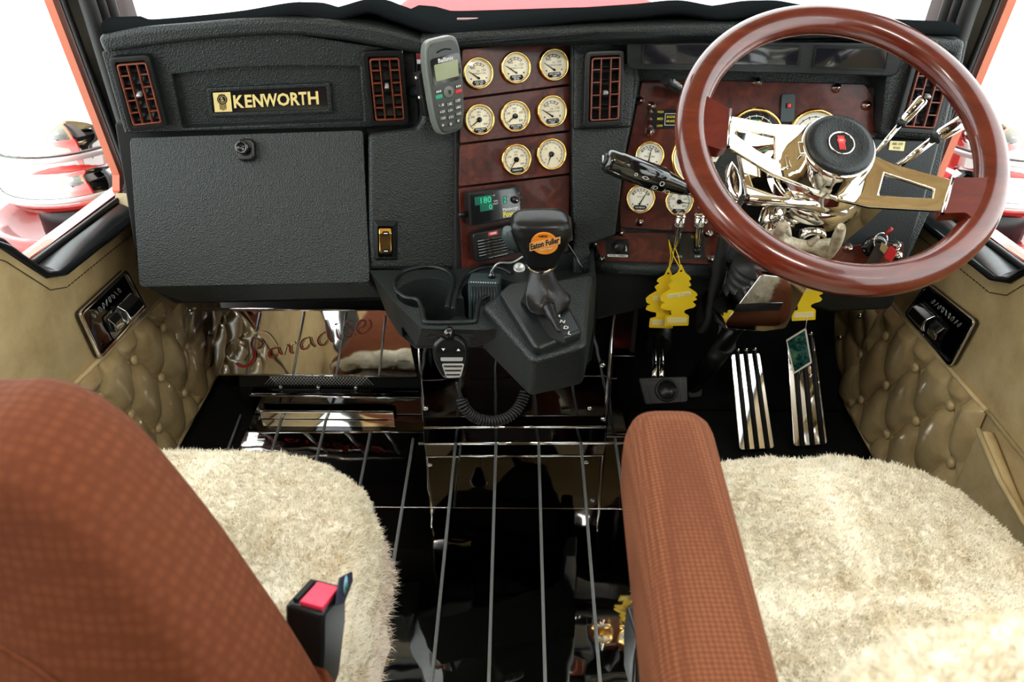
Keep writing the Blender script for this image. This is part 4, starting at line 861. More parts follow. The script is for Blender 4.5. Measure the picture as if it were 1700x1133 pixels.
# ================================================================== devices on the stack
# mobile phone in a cradle
PPH = YP(1.385, 0.65, 0.15, -0.12)
Q = Quad(PPH, [(704, 76), (764, 62), (773, 212), (727, 226)])
t = thing('mobile_phone', 'grey keypad mobile phone standing in a holder beside the gauges', 'phone', Q(0.5, 1, 0))
P = [(0.5+0.5*math.copysign(abs(math.cos(a_))**0.36, math.cos(a_)), 0.49+0.52*math.copysign(abs(math.sin(a_))**0.62, math.sin(a_))) for a_ in [2*math.pi*(i+0.5)/44 for i in range(44)]]
m = MB(); m.prism([Q(u*1.06-0.03, v*1.02-0.01, -0.002) for u, v in P], -Q.N*0.022); obj('shell', m, 'phones', t, 0.004, 3)
m = MB(); Q.poly(m, [(0.04+0.92*u, 0.02+0.96*v) for u, v in P], -0.003, 0.002); obj('front_cover', m, 'phone', t, 0.002)
m = MB(); Q.rrect(m, 0.09, 0.93, 0.15, 0.44, 0.006, 0.002, 0.0028, 4); sc_ = obj('screen', m, 'blackg', t)
m = MB(); Q.rrect(m, 0.17, 0.86, 0.22, 0.40, 0.002, 0.0028, 0.0031, 3); obj('lcd', m, 'lcd', sc_)
m = MB(); text_in(m, 'Ballistic', lambda u, v: Q(0.30+0.44*u, 0.165+0.045*v, 0.0031), 0.02); obj('letters', m, 'white', sc_)
m = MB(); m.tube([Q(0.3+0.05*k, 0.10-0.02*math.sin(math.pi*k/8), 0.0025) for k in range(9)], 0.0012, 5); obj('earpiece', m, 'ink', t)
def key(u, v, w_, h_, txt, mm='phone', tm='white', tb=(0.2, 0.8)):
    m = MB(); Q.rrect(m, u-w_/2, u+w_/2, v-h_/2, v+h_/2, 0.003, 0.002, 0.0036, 3); k_ = obj('key', m, mm, t, 0.0006, 1)
    if txt:
        m = MB(); text_in(m, txt, lambda a, b: Q(u-w_*0.36+w_*0.72*a*min(1, len(txt)/3+0.15), v-h_*0.28+h_*0.56*b, 0.0039), 0.01); obj('letters', m, tm, k_)
rows = [('1 _@', '2 ABC', '3 DEF'), ('4 GHI', '5 JKL', '6 MNO'), ('7 PQRS', '8 TUV', '9 WXYZ'), ('*', '0', '#')]
for r_, row in enumerate(rows):
    for c_, s_ in enumerate(row): key(0.23+0.27*c_, 0.665+0.075*r_+(0.012 if c_ == 1 else 0), 0.22, 0.055, s_)
key(0.20, 0.51, 0.20, 0.045, '...'); key(0.82, 0.51, 0.20, 0.045, '...'); key(0.20, 0.568, 0.22, 0.045, '', 'green'); key(0.82, 0.568, 0.22, 0.045, '', 'redp')
m = MB(); m.lathe(Q(0.51, 0.545, 0.002), Q.N, [(0.0105, 0), (0.0105, 0.0016), (0.0085, 0.0022), (0.0001, 0.0022)], 20); dp = obj('direction_pad', m, 'phones', t)
m = MB(); m.box(Q(0.51, 0.545, 0.0045), (0.007, 0.0012, 0.007)); obj('centre_key', m, 'phone', dp)
# holder behind the phone
h = thing('phone_holder', 'slim black holder clamped behind the mobile phone', 'phone holder', Q(0.3, 0.8, -0.03))
m = MB(); Q.rrect(m, -0.10, 0.6, 0.30, 0.80, 0.004, -0.045, -0.026); obj('bracket', m, 'blackp', h, 0.002)
m = MB(); m.tube([Q(0.25, 0.55, -0.045), Q(0.25, 0.60, -0.11)], 0.010, 12); obj('stem', m, 'blackp', h)
for v in (0.36, 0.58):
    m = MB(); m.lathe(Q(-0.105, v, -0.035), -Q.U, [(0.0045, 0), (0.003, 0.003), (0.0001, 0.003)], 10); obj('screw', m, 'chrome', h)
# digital box
Qd = Quad(PC, [(777, 320), (864, 308), (867, 360), (781, 376)], 0.045)
t = thing('tuning_box', 'black digital box with green digits and yellow Power lettering', 'electronic box', Qd(0.5, 1, -0.03))
m = MB(); Qd.box(m, 0, 1, 0, 1, -0.040, 0.0); obj('case', m, 'blackp', t, 0.002)
m = MB(); Qd.box(m, 0.03, 0.97, 0.05, 0.95, 0.0, 0.0012); obj('face', m, 'blackg', t, 0.0005, 1)
for (u0, u1, v0, v1) in ((0.11, 0.43, 0.16, 0.41), (0.20, 0.45, 0.41, 0.62), (0.645, 0.72, 0.26, 0.49)):
    m = MB(); Qd.box(m, u0, u1, v0, v1, 0.0012, 0.0016); obj('display_window', m, 'ledgd', t)
m = MB()
for s_, u0, u1, v0, v1 in (('180', 0.22, 0.42, 0.20, 0.38), ('0', 0.37, 0.43, 0.44, 0.59), ('2', 0.66, 0.705, 0.29, 0.46)): text_in(m, s_, lambda u, v: Qd(u0+(u1-u0)*u, v0+(v1-v0)*v, 0.0019))
obj('digits', m, 'ledg', t)
m = MB(); text_in(m, 'HP', lambda u, v: Qd(0.46+0.04*u, 0.17+0.04*v, 0.0015)); text_in(m, 'TURBO', lambda u, v: Qd(0.46+0.09*u, 0.34+0.05*v, 0.0015)); text_in(m, 'BOOST', lambda u, v: Qd(0.46+0.09*u, 0.42+0.05*v, 0.0015)); text_in(m, 'Pittsburgh', lambda u, v: Qd(0.63+0.30*u, 0.63+0.11*v, 0.0015), 0.02); obj('white_letters', m, 'white', t)
m = MB(); text_in(m, 'Power', lambda u, v: Qd(0.63+0.30*u, 0.74+0.18*v, 0.0015), 0.04); obj('yellow_letters', m, 'yellowp', t)
m = MB(); m.lathe(Qd(0.87, 0.42, 0.001), Qd.N, [(0.007, 0), (0.006, 0.009), (0.0001, 0.010)], 16); kn = obj('knob', m, 'blackp', t)
m = MB(); ribbon(m, [Qd(0.87, 0.42, 0.0115), Qd(0.90, 0.46, 0.0115)], 0.0015, Qd.N); obj('pointer', m, 'white', kn)
m = MB()
for k in range(7):
    a = math.radians(215-k*42); m.lathe(Qd(0.87+0.013/Qd.w*math.cos(a), 0.40-0.013/Qd.h*math.sin(a), 0.0012), Qd.N, [(0.0008, 0), (0.0001, 0.0004)], 6)
obj('dial_dots', m, 'white', t)
m = MB(); m.tube([Qd(-0.16, 0.66, -0.02), Qd(0.0, 0.66, -0.02)], 0.005, 10); obj('side_knob', m, 'blackp', t)
# two-way radio
Qr = Quad(PC, [(784, 388), (940, 357), (944, 401), (790, 437)], 0.040)
t = thing('two_way_radio', 'black two-way radio with ribbed speaker below the digital box', 'radio', Qr(0.5, 1, -0.03))
m = MB(); Qr.rrect(m, 0, 1, 0, 1, 0.008, -0.035, 0.0, 4); obj('case', m, 'blackp', t, 0.003)
for k in range(6):
    m = MB(); v = 0.30+0.10*k; m.tube([Qr(0.04, v, 0.001), Qr(0.40, v, 0.001)], 0.0022, 6); obj('speaker_rib', m, 'blackg', t)
m = MB(); Qr.rrect(m, 0.16, 0.26, 0.07, 0.19, 0.002, 0.0, 0.0012); b_ = obj('badge', m, 'redp', t)
m = MB(); text_in(m, 'GME', lambda u, v: Qr(0.175+0.07*u, 0.09+0.07*v, 0.0015), 0.02); obj('letters', m, 'white', b_)
m = MB(); text_in(m, 'UHF TRANSCEIVER', lambda u, v: Qr(0.14+0.2*u, 0.91+0.03*v, 0.0006)); obj('letters', m, 'white', t)
for v in (0.30, 0.55, 0.8):
    m = MB(); Qr.rrect(m, 0.44, 0.49, v-0.09, v+0.09, 0.002, 0.0, 0.002); obj('button', m, 'slate', t)
m = MB(); m.lathe(Qr(0.86, 0.3, 0), Qr.N, [(0.010, 0), (0.009, 0.014), (0.0001, 0.015)], 16); obj('knob', m, 'blackp', t)
m = MB(); Qr.rrect(m, 0.84, 1.02, 0.05, 0.95, 0.003, 0.0, 0.016); obj('microphone_plug', m, 'blackp', t, 0.003)
m = MB(); m.tube([Vector(p) for p in catmull([Qr(0.95, 0.95, 0.01), PC.at(955, 425, 0.05), PC.at(966, 445, 0.06), PC.at(972, 462, 0.05)], 5)], 0.0022, 6); obj('cable', m, 'blackg', t)
# ================================================================== console with cup holders
ZC = ZP(0.55)
con = thing('console', 'black moulded console with two cup holders below the gauge stack', 'console', (0.0, 1.25, 0.44))
topP = [(614, 449), (760, 447), (985, 410), (990, 470), (968, 545), (860, 545), (800, 548), (700, 546), (650, 497)]
T = pxs(ZC, topP); ZCb = ZP(0.455)
B = pxs(ZCb, [(642, 522), (760, 515), (985, 480), (985, 545), (965, 590), (862, 592), (795, 577), (690, 579), (662, 555)])
m = MB(); m.loops([T, B]); body = obj('body', m, 'vinyl', con)
def cut(o, mb):
    me = bpy.data.meshes.new('cut'); me.from_pydata(mb.v, [], mb.f); bm = bmesh.new(); bm.from_mesh(me); bmesh.ops.recalc_face_normals(bm, faces=bm.faces); bm.to_mesh(me); bm.free()
    c = bpy.data.objects.new('cut', me); COL.objects.link(c); md = o.modifiers.new('b', 'BOOLEAN'); md.operation = 'DIFFERENCE'; md.object = c; md.solver = 'EXACT'
    bpy.context.view_layer.update(); dg = bpy.context.evaluated_depsgraph_get(); nm = bpy.data.meshes.new_from_object(o.evaluated_get(dg)); o.modifiers.clear(); old = o.data; o.data = nm
    bpy.data.objects.remove(c); bpy.data.meshes.remove(me)
cl, cr_ = ZC.at(709, 486), ZC.at(814, 484)
for c_, r_ in ((cl, 0.054), (cr_, 0.052)):
    m = MB(); m.lathe((c_.x, c_.y, 0.458), (0, 0, 1), [(r_*0.92, 0.0), (r_*0.96, 0.05), (r_, 0.10), (r_*1.03, 0.13)], 40); cut(body, m)
nt_ = [ZC.at(*p) for p in rpoly([(716, 495), (782, 495), (792, 512), (788, 536), (708, 536), (704, 512)], 8)]
m = MB(); m.prism([Vector((p.x, p.y, 0.512)) for p in nt_], (0, 0, 0.06)); cut(body, m)
tr_ = [ZC.at(*p) for p in rpoly([(905, 428), (978, 416), (982, 452), (915, 470)], 6)]
m = MB(); m.prism([Vector((p.x, p.y, 0.515)) for p in tr_], (0, 0, 0.06)); cut(body, m)
bv = body.modifiers.new('bevel', 'BEVEL'); bv.width = 0.006; bv.segments = 3; bv.limit_method = 'ANGLE'; bv.angle_limit = math.radians(35)
body.data.polygons.foreach_set('use_smooth', [True]*len(body.data.polygons)); body.modifiers.new('wn', 'WEIGHTED_NORMAL')
# raised lip along cups and notch
rim = [(657, 482), (655, 466), (668, 452), (690, 445), (715, 443), (740, 449), (752, 462), (750, 480), (745, 498), (742, 512)]
m = MB(); m.tube([ZC.at(x, y, 0.002) for x, y in catmull(rim, 5)], 0.0042, 8); obj('cup_rim', m, 'vinyl_soft', con)
m = MB(); m.tube([ZC.at(x, y, 0.002) for x, y in catmull([(657, 482), (672, 494), (692, 498), (699, 510), (704, 530), (712, 536), (782, 535), (790, 528), (794, 508), (800, 497), (815, 490)], 5)], 0.0042, 8); obj('cup_rim', m, 'vinyl_soft', con)
m = MB(); m.tube([ZC.at(x, y, 0.002) for x, y in catmull([(752, 515), (756, 495), (762, 475), (775, 456), (800, 445), (830, 445), (850, 455)], 5)], 0.004, 8); obj('cup_rim', m, 'vinyl_soft', con)
m = MB()
for k in range(4): m.tube([(cl.x-0.002+0.008*k*0.9+0.010*math.cos(a_)-0.01, cl.y-0.012+0.012*math.sin(a_), 0.460) for a_ in [0.5-0.25*i for i in range(5)]], 0.0014, 5)
obj('drain_ribs', m, 'chrome', con)
m = MB(); m.lathe(ZC.at(862, 447, 0.0), (0, -0.5, 0.9), [(0.011, 0), (0.011, 0.006), (0.008, 0.007), (0.007, 0.003), (0.0001, 0.003)], 18); obj('power_socket', m, 'brushed', con)
# little speaker box standing in the cup holder
sb = thing('speaker_box', 'small ribbed black speaker box standing in the cup holder', 'speaker', (cr_.x-0.008, cr_.y, 0.47))
R3 = Matrix.Rotation(math.radians(-4), 3, 'Z') @ Matrix.Rotation(math.radians(-8), 3, 'X')
bc = Vector((cr_.x-0.010, cr_.y-0.002, 0.524)); m = MB(); m.box(bc, (0.054, 0.046, 0.104), R3); obj('case', m, 'slate', sb, 0.003)
for k in range(9):
    m = MB(); x_ = -0.020+0.005*k; m.tube([bc+R3@Vector((x_, -0.0235, 0.043)), bc+R3@Vector((x_, -0.0235, -0.045))], 0.0013, 5); obj('rib', m, 'blackp', sb)
m = MB()
for k in range(11): m.sphere(bc+R3@Vector((-0.021+0.0042*k, -0.023, 0.0505)), 0.0014, 6, 4)
obj('edge_beads', m, 'brushed', sb)
m = MB(); pl_ = bc+R3@Vector((0.012, 0.0, 0.052)); m.lathe(pl_, R3@Vector((0, 0, 1)), [(0.007, 0), (0.006, 0.006), (0.0035, 0.008), (0.003, 0.014), (0.0001, 0.014)], 12); obj('jack', m, 'blackg', sb)
m = MB(); m.tube([Vector(p) for p in catmull([pl_+Vector((0, 0, 0.012)), pl_+Vector((0.012, 0.0, 0.028)), Vector(PC.at(850, 436, 0.07)), Vector(PC.at(868, 426, 0.06))], 6)], 0.0018, 6); obj('cable', m, 'brushed', sb)
# ================================================================== shifter tower
tw = thing('shifter_tower', 'black grained tower carrying the gear lever in front of the console', 'gear shifter', (0.06, 1.05, 0.44))
ZT = ZP(0.565, 0.12, 1.05)
Tt = pxs(ZT, [(802, 508), (830, 484), (862, 474), (985, 452), (978, 500), (974, 574), (884, 602)]); Zb = ZP(0.45)
Bt = pxs(Zb, [(775, 553), (812, 560), (850, 560), (985, 548), (978, 590), (967, 640), (880, 660)])
m = MB(); m.loops([Tt, Bt]); obj('housing', m, 'vinyl', tw, 0.010, 4)
Pt = pxs(ZT, [(829, 497), (845, 483), (905, 474), (944, 520), (966, 562), (893, 592), (884, 586)], 0.0); 
m = MB(); m.prism([p+Vector((0, 0, 0.016)) for p in Pt], (0, 0, -0.02)); obj('top_plate', m, 'vinyl_soft', tw, 0.006, 3)
ZT2 = ZP(0.582, 0.12, 1.05)
m = MB(); m.prism(pxs(ZT2, rpoly([(878, 500), (925, 530), (940, 570), (912, 560)], 6)), (0, 0, -0.003)); obj('lever_slot', m, 'dark', tw)
for s_, (x_, y_) in zip(('R', 'N', 'D', 'L'), ((928, 524), (934, 534), (940, 544), (946, 553))):
    m = MB(); c = ZT2.at(x_, y_, 0.001); text_at(m, s_, c, Vector((0.97, -0.24, 0)).normalized(), Vector((0.24, 0.97, 0.1)).normalized(), 0.008, 0.02); obj('gear_letter', m, 'white', tw)
# gear lever: boot, neck, grip
gv = thing('gear_lever', 'black gear lever with an orange Eaton Fuller sticker on its grip', 'gear lever', ZT2.at(903, 510))
b0 = ZT2.at(905, 512); kn0 = Vector((0.035, 1.150, 0.652)); kt = Vector((0.028, 1.130, 0.735))
L = []; n = 20; rb = random.Random(4)
for k in range(9):
    f = k/8; c = b0*(1-f)+kn0*f; r_ = 0.026*(1-f)**1.2+0.016; ph = k*0.8
    L.append([c+Vector((math.cos(2*math.pi*i/n)*r_*(1+0.22*(1-f)*math.sin(3*2*math.pi*i/n+ph)), math.sin(2*math.pi*i/n)*r_*0.9*(1+0.2*(1-f)*math.sin(2*2*math.pi*i/n+ph*1.3)), 0.008*(1-f)*math.sin(4*math.pi*i/n+ph))) for i in range(n)])
m = MB(); m.loops(L, True, True); obj('boot', m, 'bootl', gv, sub=1)
m = MB(); m.tube(catmull([b0+Vector((0.004, -0.03, 0.02)), b0+Vector((0.012, -0.055, 0.012)), b0+Vector((0.020, -0.078, 0.004))], 4), [0.012, 0.011, 0.010, 0.009, 0.008, 0.006, 0.005, 0.004, 0.002], 8); obj('boot_tail', m, 'bootl', gv)
m = MB(); m.lathe(kn0+Vector((0, 0, -0.006)), (kt-kn0), [(0.024, 0), (0.026, 0.003), (0.024, 0.006)], 24, cap=False); obj('collar', m, 'chrome', gv)
# grip loft: superellipse sections, wide towards the top, facing the rear of the cab
ax = (kt-kn0).normalized(); gu = Vector((1, 0.05, 0)).normalized(); gw = gu.cross(ax).normalized(); L = []
def se(c, a, b, p, n=28):
    o_ = []
    for i in range(n):
        t_ = 2*math.pi*i/n; ct, st = math.cos(t_), math.sin(t_); o_.append(c+gu*(a*math.copysign(abs(ct)**p, ct))+gw*(b*math.copysign(abs(st)**p, st)))
    return o_
for h_, a, b, dx, dw in ((-0.01, 0.024, 0.022, 0.0, 0), (0.012, 0.027, 0.024, 0.0, 0), (0.034, 0.037, 0.027, 0.002, 0.002), (0.052, 0.045, 0.030, 0.003, 0.004), (0.070, 0.049, 0.031, 0.003, 0.004), (0.082, 0.047, 0.029, 0.003, 0.004), (0.090, 0.042, 0.024, 0.003, 0.004), (0.093, 0.028, 0.014, 0.003, 0.004)):
    L.append(se(kn0+ax*h_+gu*dx+gw*dw*0, a, b, 0.62))
m = MB(); m.loops(L, True, True); obj('grip', m, 'blackp', gv, sub=1)
m = MB(); tb = [kn0+ax*h_-gu*(o_)-gw*0.0*1 for h_, o_ in ((0.034, 0.036), (0.048, 0.043), (0.064, 0.049), (0.078, 0.049))]
fr_ = -gw if (-gw).y < 0 else gw
m.tube([p+fr_*0.012 for p in tb], [0.006, 0.010, 0.011, 0.007], 10); obj('thumb_trigger', m, 'slate', gv)
# sticker on the rear-facing side
sc0 = kn0+ax*0.062+gu*0.006+fr_*0.0300; su = gu; sv = ax
SK = lambda x, y, w=0.0: sc0+su*x+sv*y+fr_*w
m = MB(); m.prism([SK(0.021*math.cos(2*math.pi*i/28), 0.021*math.sin(2*math.pi*i/28), 0.0012) for i in range(28)], -fr_*0.003); st_ = obj('sticker', m, 'orange', gv)
m = MB(); m.prism([SK(-0.024, -0.014, 0.0016), SK(0.024, 0.000, 0.0016), SK(0.025, 0.014, 0.0016), SK(-0.023, 0.002, 0.0016)], -fr_*0.0004); obj('sticker_band', m, mat('amber_band', (0.80, 0.42, 0.16), 0.4), st_)
m = MB(); text_in(m, 'Eaton Fuller', lambda u, v: SK(-0.022+0.045*u, 0.001-0.012*v+0.0135*u, 0.0020), 0.03); text_in(m, 'NEW', lambda u, v: SK(-0.008+0.014*u, 0.0175-0.004*v, 0.0020), 0.03); obj('letters', m, 'ink', st_)
m = MB(); text_in(m, 'Roadranger', lambda u, v: SK(-0.008+0.020*u, -0.0095-0.004*v+0.004*u, 0.0020), 0.02); obj('small_letters', m, 'white', st_)
# ================================================================== hand microphone and coiled lead
PMI = YP(1.075, 0.05, 0.35, -0.1, 0.45)
mc = thing('hand_microphone', 'black hand microphone with chrome grille clipped below the cup holders', 'microphone', PMI.at(748, 640))
poly = rpoly([(716, 574), (736, 556), (760, 558), (777, 572), (778, 596), (770, 630), (736, 632), (720, 602)], 10, 4)
fp = pxs(PMI, poly, 0.012); ctr = sum(fp, Vector())/len(fp); N = PMI.front()
L = [[ctr+(p-ctr)*0.90-N*0.026 for p in fp], [p-N*0.018 for p in fp], [p-N*0.006 for p in fp], [ctr+(p-ctr)*0.86 for p in fp]]
m = MB(); m.loops(L, True, True); obj('case', m, 'blackp', mc, 0.002)
m = MB(); slab(m, PMI, [(731, 594), (769, 594), (768, 600), (732, 600)], 0.002, 0.0135, 2); obj('grille_slot', m, 'brushed', mc)
for k in range(3):
    y_ = 607+k*7; m = MB(); slab(m, PMI, [(736+k*2, y_), (768-k*2, y_), (767-k*2, y_+3), (737+k*2, y_+3)], 0.002, 0.0138, 1); obj('grille_slot', m, 'chrome', mc)
m = MB(); slab(m, PMI, [(733, 604), (771, 604), (765, 627), (741, 628)], 0.002, 0.0128, 4); obj('grille_plate', m, 'brushed', mc)
for x_ in (727, 752):
    m = MB(); slab(m, PMI, [(x_, 578), (x_+18, 577), (x_+18, 584), (x_, 585)], 0.002, 0.0140, 2); kb = obj('channel_key', m, 'blackg', mc)
    m = MB(); s_ = 1 if x_ > 740 else -1; m.prism([PMI.at(x_+6, 581+2*s_, 0.0145), PMI.at(x_+12, 581+2*s_, 0.0145), PMI.at(x_+9, 581-2*s_, 0.0145)], -N*0.0004); obj('arrow', m, 'white', kb)
m = MB(); m.tube([PMI.at(744, 562, 0.006), PMI.at(746, 549, 0.004), PMI.at(748, 544, 0.0)], [0.012, 0.009, 0.004], 12); obj('hanger_clip', m, 'blackg', mc)
path = catmull([PMI.at(758, 634, 0.0), PMI.at(763, 650, 0.0), PMI.at(768, 662, 0.0)], 4); m = MB(); m.tube(path, 0.0025, 8); obj('strain_relief', m, 'blackg', mc)
ctrl = catmull([PMI.at(766, 662, 0.0), PMI.at(772, 678, 0.0), PMI.at(790, 694, -0.01), PMI.at(818, 700, -0.02), PMI.at(845, 692, -0.03), PMI.at(862, 675, -0.04), PMI.at(872, 652, -0.05)], 20)
cp = [Vector(p) for p in ctrl]; seg = [0]; 
for i in range(1, len(cp)): seg.append(seg[-1]+(cp[i]-cp[i-1]).length)
tot = seg[-1]; turns = 30; pts = []; u = None
for i in range(turns*12+1):
    s_ = tot*i/(turns*12); j = max(1, next((q for q in range(1, len(seg)) if seg[q] >= s_-1e-9), len(seg)-1)); f = (s_-seg[j-1])/max(1e-9, seg[j]-seg[j-1])
    p = cp[j-1].lerp(cp[j], f); tn = (cp[j]-cp[j-1]).normalized(); u = (Vector((0, 0, 1)) if u is None else u); u = (u-tn*u.dot(tn)).normalized(); w_ = tn.cross(u); a = 2*math.pi*i/12
    pts.append(p+(u*math.cos(a)+w_*math.sin(a))*0.0082)
m = MB(); m.tube(pts, 0.0021, 6); obj('coiled_lead', m, 'rubber', mc)
# ================================================================== Paradise script on the toe board
sg = thing('script_lettering', 'red and chrome script word Paradise on the passenger toe board', 'lettering', PPAR.at(490, 620))
Z2 = lambda p: (340+p[0]/4.0475, 480+p[1]/4.0475)
LET = [[([(270, 478), (222, 488), (165, 468), (132, 420), (150, 365), (215, 332), (300, 332), (330, 318)], 3), ([(270, 470), (290, 430), (272, 392), (230, 378), (192, 392), (186, 425), (215, 455)], 3), ([(312, 345), (330, 305), (375, 288), (425, 302), (462, 345), (485, 380)], 3), ([(330, 322), (312, 370), (330, 425), (328, 470), (300, 508), (250, 522), (200, 500)], 15), ([(335, 332), (375, 345), (392, 370), (372, 396), (345, 402)], 11)],
       [([(488, 398), (455, 402), (430, 430), (436, 458), (465, 460), (490, 430)], 11), ([(494, 392), (500, 425), (522, 442)], 12)],
       [([(530, 445), (540, 405), (548, 380)], 3), ([(552, 376), (572, 388), (574, 420), (592, 434)], 13), ([(574, 385), (596, 360), (606, 372)], 5)],
       [([(702, 328), (668, 336), (644, 368), (650, 400), (680, 402), (706, 368)], 11), ([(708, 324), (716, 365), (740, 390)], 12)],
       [([(806, 292), (778, 312), (760, 345), (772, 374), (802, 374), (826, 340)], 11), ([(812, 208), (826, 268), (838, 328), (864, 358)], 20)],
       [([(884, 268), (894, 318), (918, 344)], 15), ([(878, 232), (884, 242)], 16)],
       [([(990, 225), (958, 214), (946, 240), (972, 270), (988, 300), (965, 325), (935, 305), (942, 282)], 10), ([(940, 300), (975, 330), (1012, 300)], 4)],
       [([(1020, 268), (1060, 255), (1076, 225), (1052, 212), (1026, 240), (1020, 275), (1046, 302), (1085, 290), (1112, 252), (1108, 218), (1094, 212)], 8)]]
NP = PPAR.front()
for strokes in LET:
    mc_, mr = MB(), MB()
    for pts, wd in strokes:
        q = catmull(pts, 6); base = [PPAR.at(*Z2(p), 0.0035) for p in q]; up_ = [PPAR.at(*Z2(p), 0.0050) for p in q]; nn = len(q)
        k = 1.35e-3/4.0475
        prof = [math.sin(math.pi*(0.12+0.76*i/(nn-1)))**0.8 for i in range(nn)]
        ribbon(mc_, base, [(wd*pf*1.5+9)*k for pf in prof], NP); ribbon(mc_, [p+NP*0.0012 for p in base], [(wd*pf*1.5+8)*k for pf in prof], NP)
        if wd > 6: ribbon(mr, up_, [max(1.0, wd*pf*1.5)*k for pf in prof], NP)
    lt = obj('letter', mc_, 'chrome', sg)
    if mr.v: obj('red_inlay', mr, 'redd', lt)
# ================================================================== steering wheel
WC = Vector((0.44977, 1.09588, 0.87079)); WN = Vector((0.04804, -0.60444, 0.79520)).normalized(); WX = Vector((0.99686, 0.07923, 0)).normalized(); WY = WN.cross(WX).normalized()
PWH = Pl(WN, WN.dot(WC))
sw = thing('steering_wheel', 'varnished mahogany steering wheel with polished chrome spokes in front of the driver', 'steering wheel', WC)
RM, rm = 0.2125, 0.0225
m = MB(); L = []
for k in range(96):
    a = 2*math.pi*k/96; d = WX*math.cos(a)+WY*math.sin(a); L.append([WC+d*(RM+rm*math.cos(t_)*1.0)+WN*(rm*0.92*math.sin(t_)) for t_ in [2*math.pi*i/24 for i in range(24)]])
L.append(L[0]); m.loops(L, False, True); obj('rim', m, 'mahog', sw)
def wp(px, py, w=0.0): return PWH.at(px, py, w)
def gusset(pts):
    f_ = []
    for x, y in pts:
        d_ = (wp(x, y)-WC).length; f_.append(wp(x, y, 0.002+0.014*max(0, min(1, (d_-0.13)/0.06))))
    m = MB(); m.prism(f_, -WN*0.022); return obj('wooden_gusset', m, 'mahogm', sw, 0.007, 4)
gusset(rpoly([(1160, 115), (1164, 140), (1170, 157), (1213, 182), (1210, 241), (1196, 248), (1168, 239), (1160, 234), (1158, 250), (1162, 275), (1146, 270), (1136, 230), (1140, 160), (1148, 125)], 5, 3))
gusset(rpoly([(1638, 240), (1644, 280), (1640, 295), (1584, 294), (1565, 354), (1604, 353), (1616, 364), (1612, 378), (1624, 385), (1644, 345), (1654, 290), (1650, 255)], 5, 3))
def spoke(outer, inner, wo, wi):
    o_ = [wp(x, y, w) for (x, y), w in zip(outer, wo)]; i_ = [wp(x, y, w) for (x, y), w in zip(inner, wi)]; m = MB(); m.frame(o_, i_, -WN*0.007); obj('spoke', m, 'spoke', sw, 0.0018, 2)
spoke([(1211, 192), (1286, 206), (1352, 208), (1392, 330), (1284, 289), (1208, 243)], [(1222, 214), (1256, 219), (1286, 226), (1286, 266), (1256, 249), (1219, 222)], [0.0, -0.02, -0.04, -0.042, -0.024, 0.0], [-0.004, -0.012, -0.022, -0.024, -0.014, -0.004])
spoke([(1432, 250), (1484, 272), (1580, 298), (1564, 350), (1443, 343), (1388, 330)], [(1469, 287), (1510, 300), (1552, 314), (1549, 329), (1500, 327), (1459, 324)], [-0.04, -0.030, 0.0, 0.0, -0.032, -0.042], [-0.030, -0.018, -0.006, -0.006, -0.018, -0.032])
for (a, b) in (((1213, 182), (1209, 244)), ((1582, 296), (1565, 355))):
    m = MB(); m.tube([wp(*a, 0.008), wp(*b, 0.008)], 0.003, 8); obj('chrome_joint', m, 'chrome', sw)
HC = wp(1393, 243, -0.004)
m = MB(); m.lathe(HC, WN, [(0.072, -0.062), (0.069, -0.050), (0.060, -0.046), (0.057, -0.030), (0.0545, -0.008), (0.052, 0.000), (0.0495, 0.003), (0.0485, 0.002)], 48, cap=False); obj('hub', m, 'chrome', sw)
m = MB(); m.lathe(HC, WN, [(0.0488, -0.004), (0.0485, 0.004), (0.046, 0.0085), (0.038, 0.0095), (0.028, 0.0075), (0.020, 0.0072), (0.0001, 0.0072)], 48); hb = obj('horn_button', m, 'vinyl_soft', sw)
m = MB(); m.lathe(HC, WN, [(0.0185, 0.0068), (0.0185, 0.0092), (0.0170, 0.0092), (0.0168, 0.0078), (0.0001, 0.0078)], 32); obj('badge_ring', m, 'chrome', hb)
m = MB(); m.lathe(HC, WN, [(0.0168, 0.0075), (0.0168, 0.0082), (0.0001, 0.0082)], 32, smooth=False); bdg = obj('badge', m, 'ink', hb)
tx = (WX*0.99-WY*0.05).normalized(); ty = WN.cross(tx)
emblem(lambda x, y, w=0: HC+tx*(x*0.0185)+ty*(y*0.0185)+WN*(0.0086+w), WN, 0.0185, bdg, mat('bright_red_badge', (0.75, 0.04, 0.04), 0.35), 'white') if False else None
em_ = MB(); kk = 18
def eb(x, y, w=0): return HC+tx*(x*0.017)+ty*(y*0.017)+WN*(0.0086+w)
em_.prism([eb(0.34*math.cos(2*math.pi*i/kk), 0.22+0.34*math.sin(2*math.pi*i/kk), 0.0004) for i in range(kk)], -WN*0.0004)
for i in range(4): x_ = -0.21+0.14*i; em_.prism([eb(x_-0.045, 0.0, 0.0004), eb(x_+0.045, 0.0, 0.0004), eb(x_+0.045, -0.65, 0.0004), eb(x_-0.045, -0.65, 0.0004)], -WN*0.0004)
for i in range(5): x_ = -0.24+0.12*i; em_.prism([eb(x_-0.04, 0.68, 0.0004), eb(x_+0.04, 0.68, 0.0004), eb(x_+0.03, 0.5, 0.0004), eb(x_-0.03, 0.5, 0.0004)], -WN*0.0004)
rb_ = obj('emblem', em_, mat('bright_red_badge', (0.75, 0.04, 0.04), 0.35), hb)
m = MB(); text_in(m, 'KW', lambda u, v: eb(-0.15+0.3*u, 0.32-0.2*v, 0.0008)); obj('letters', m, 'white', hb)
m = MB(); q0 = wp(1332, 250, -0.012); m.box(q0, (0.016, 0.020, 0.016), Matrix((WX, WY, WN)).transposed()); obj('horn_release', m, 'chrome', sw, 0.002)
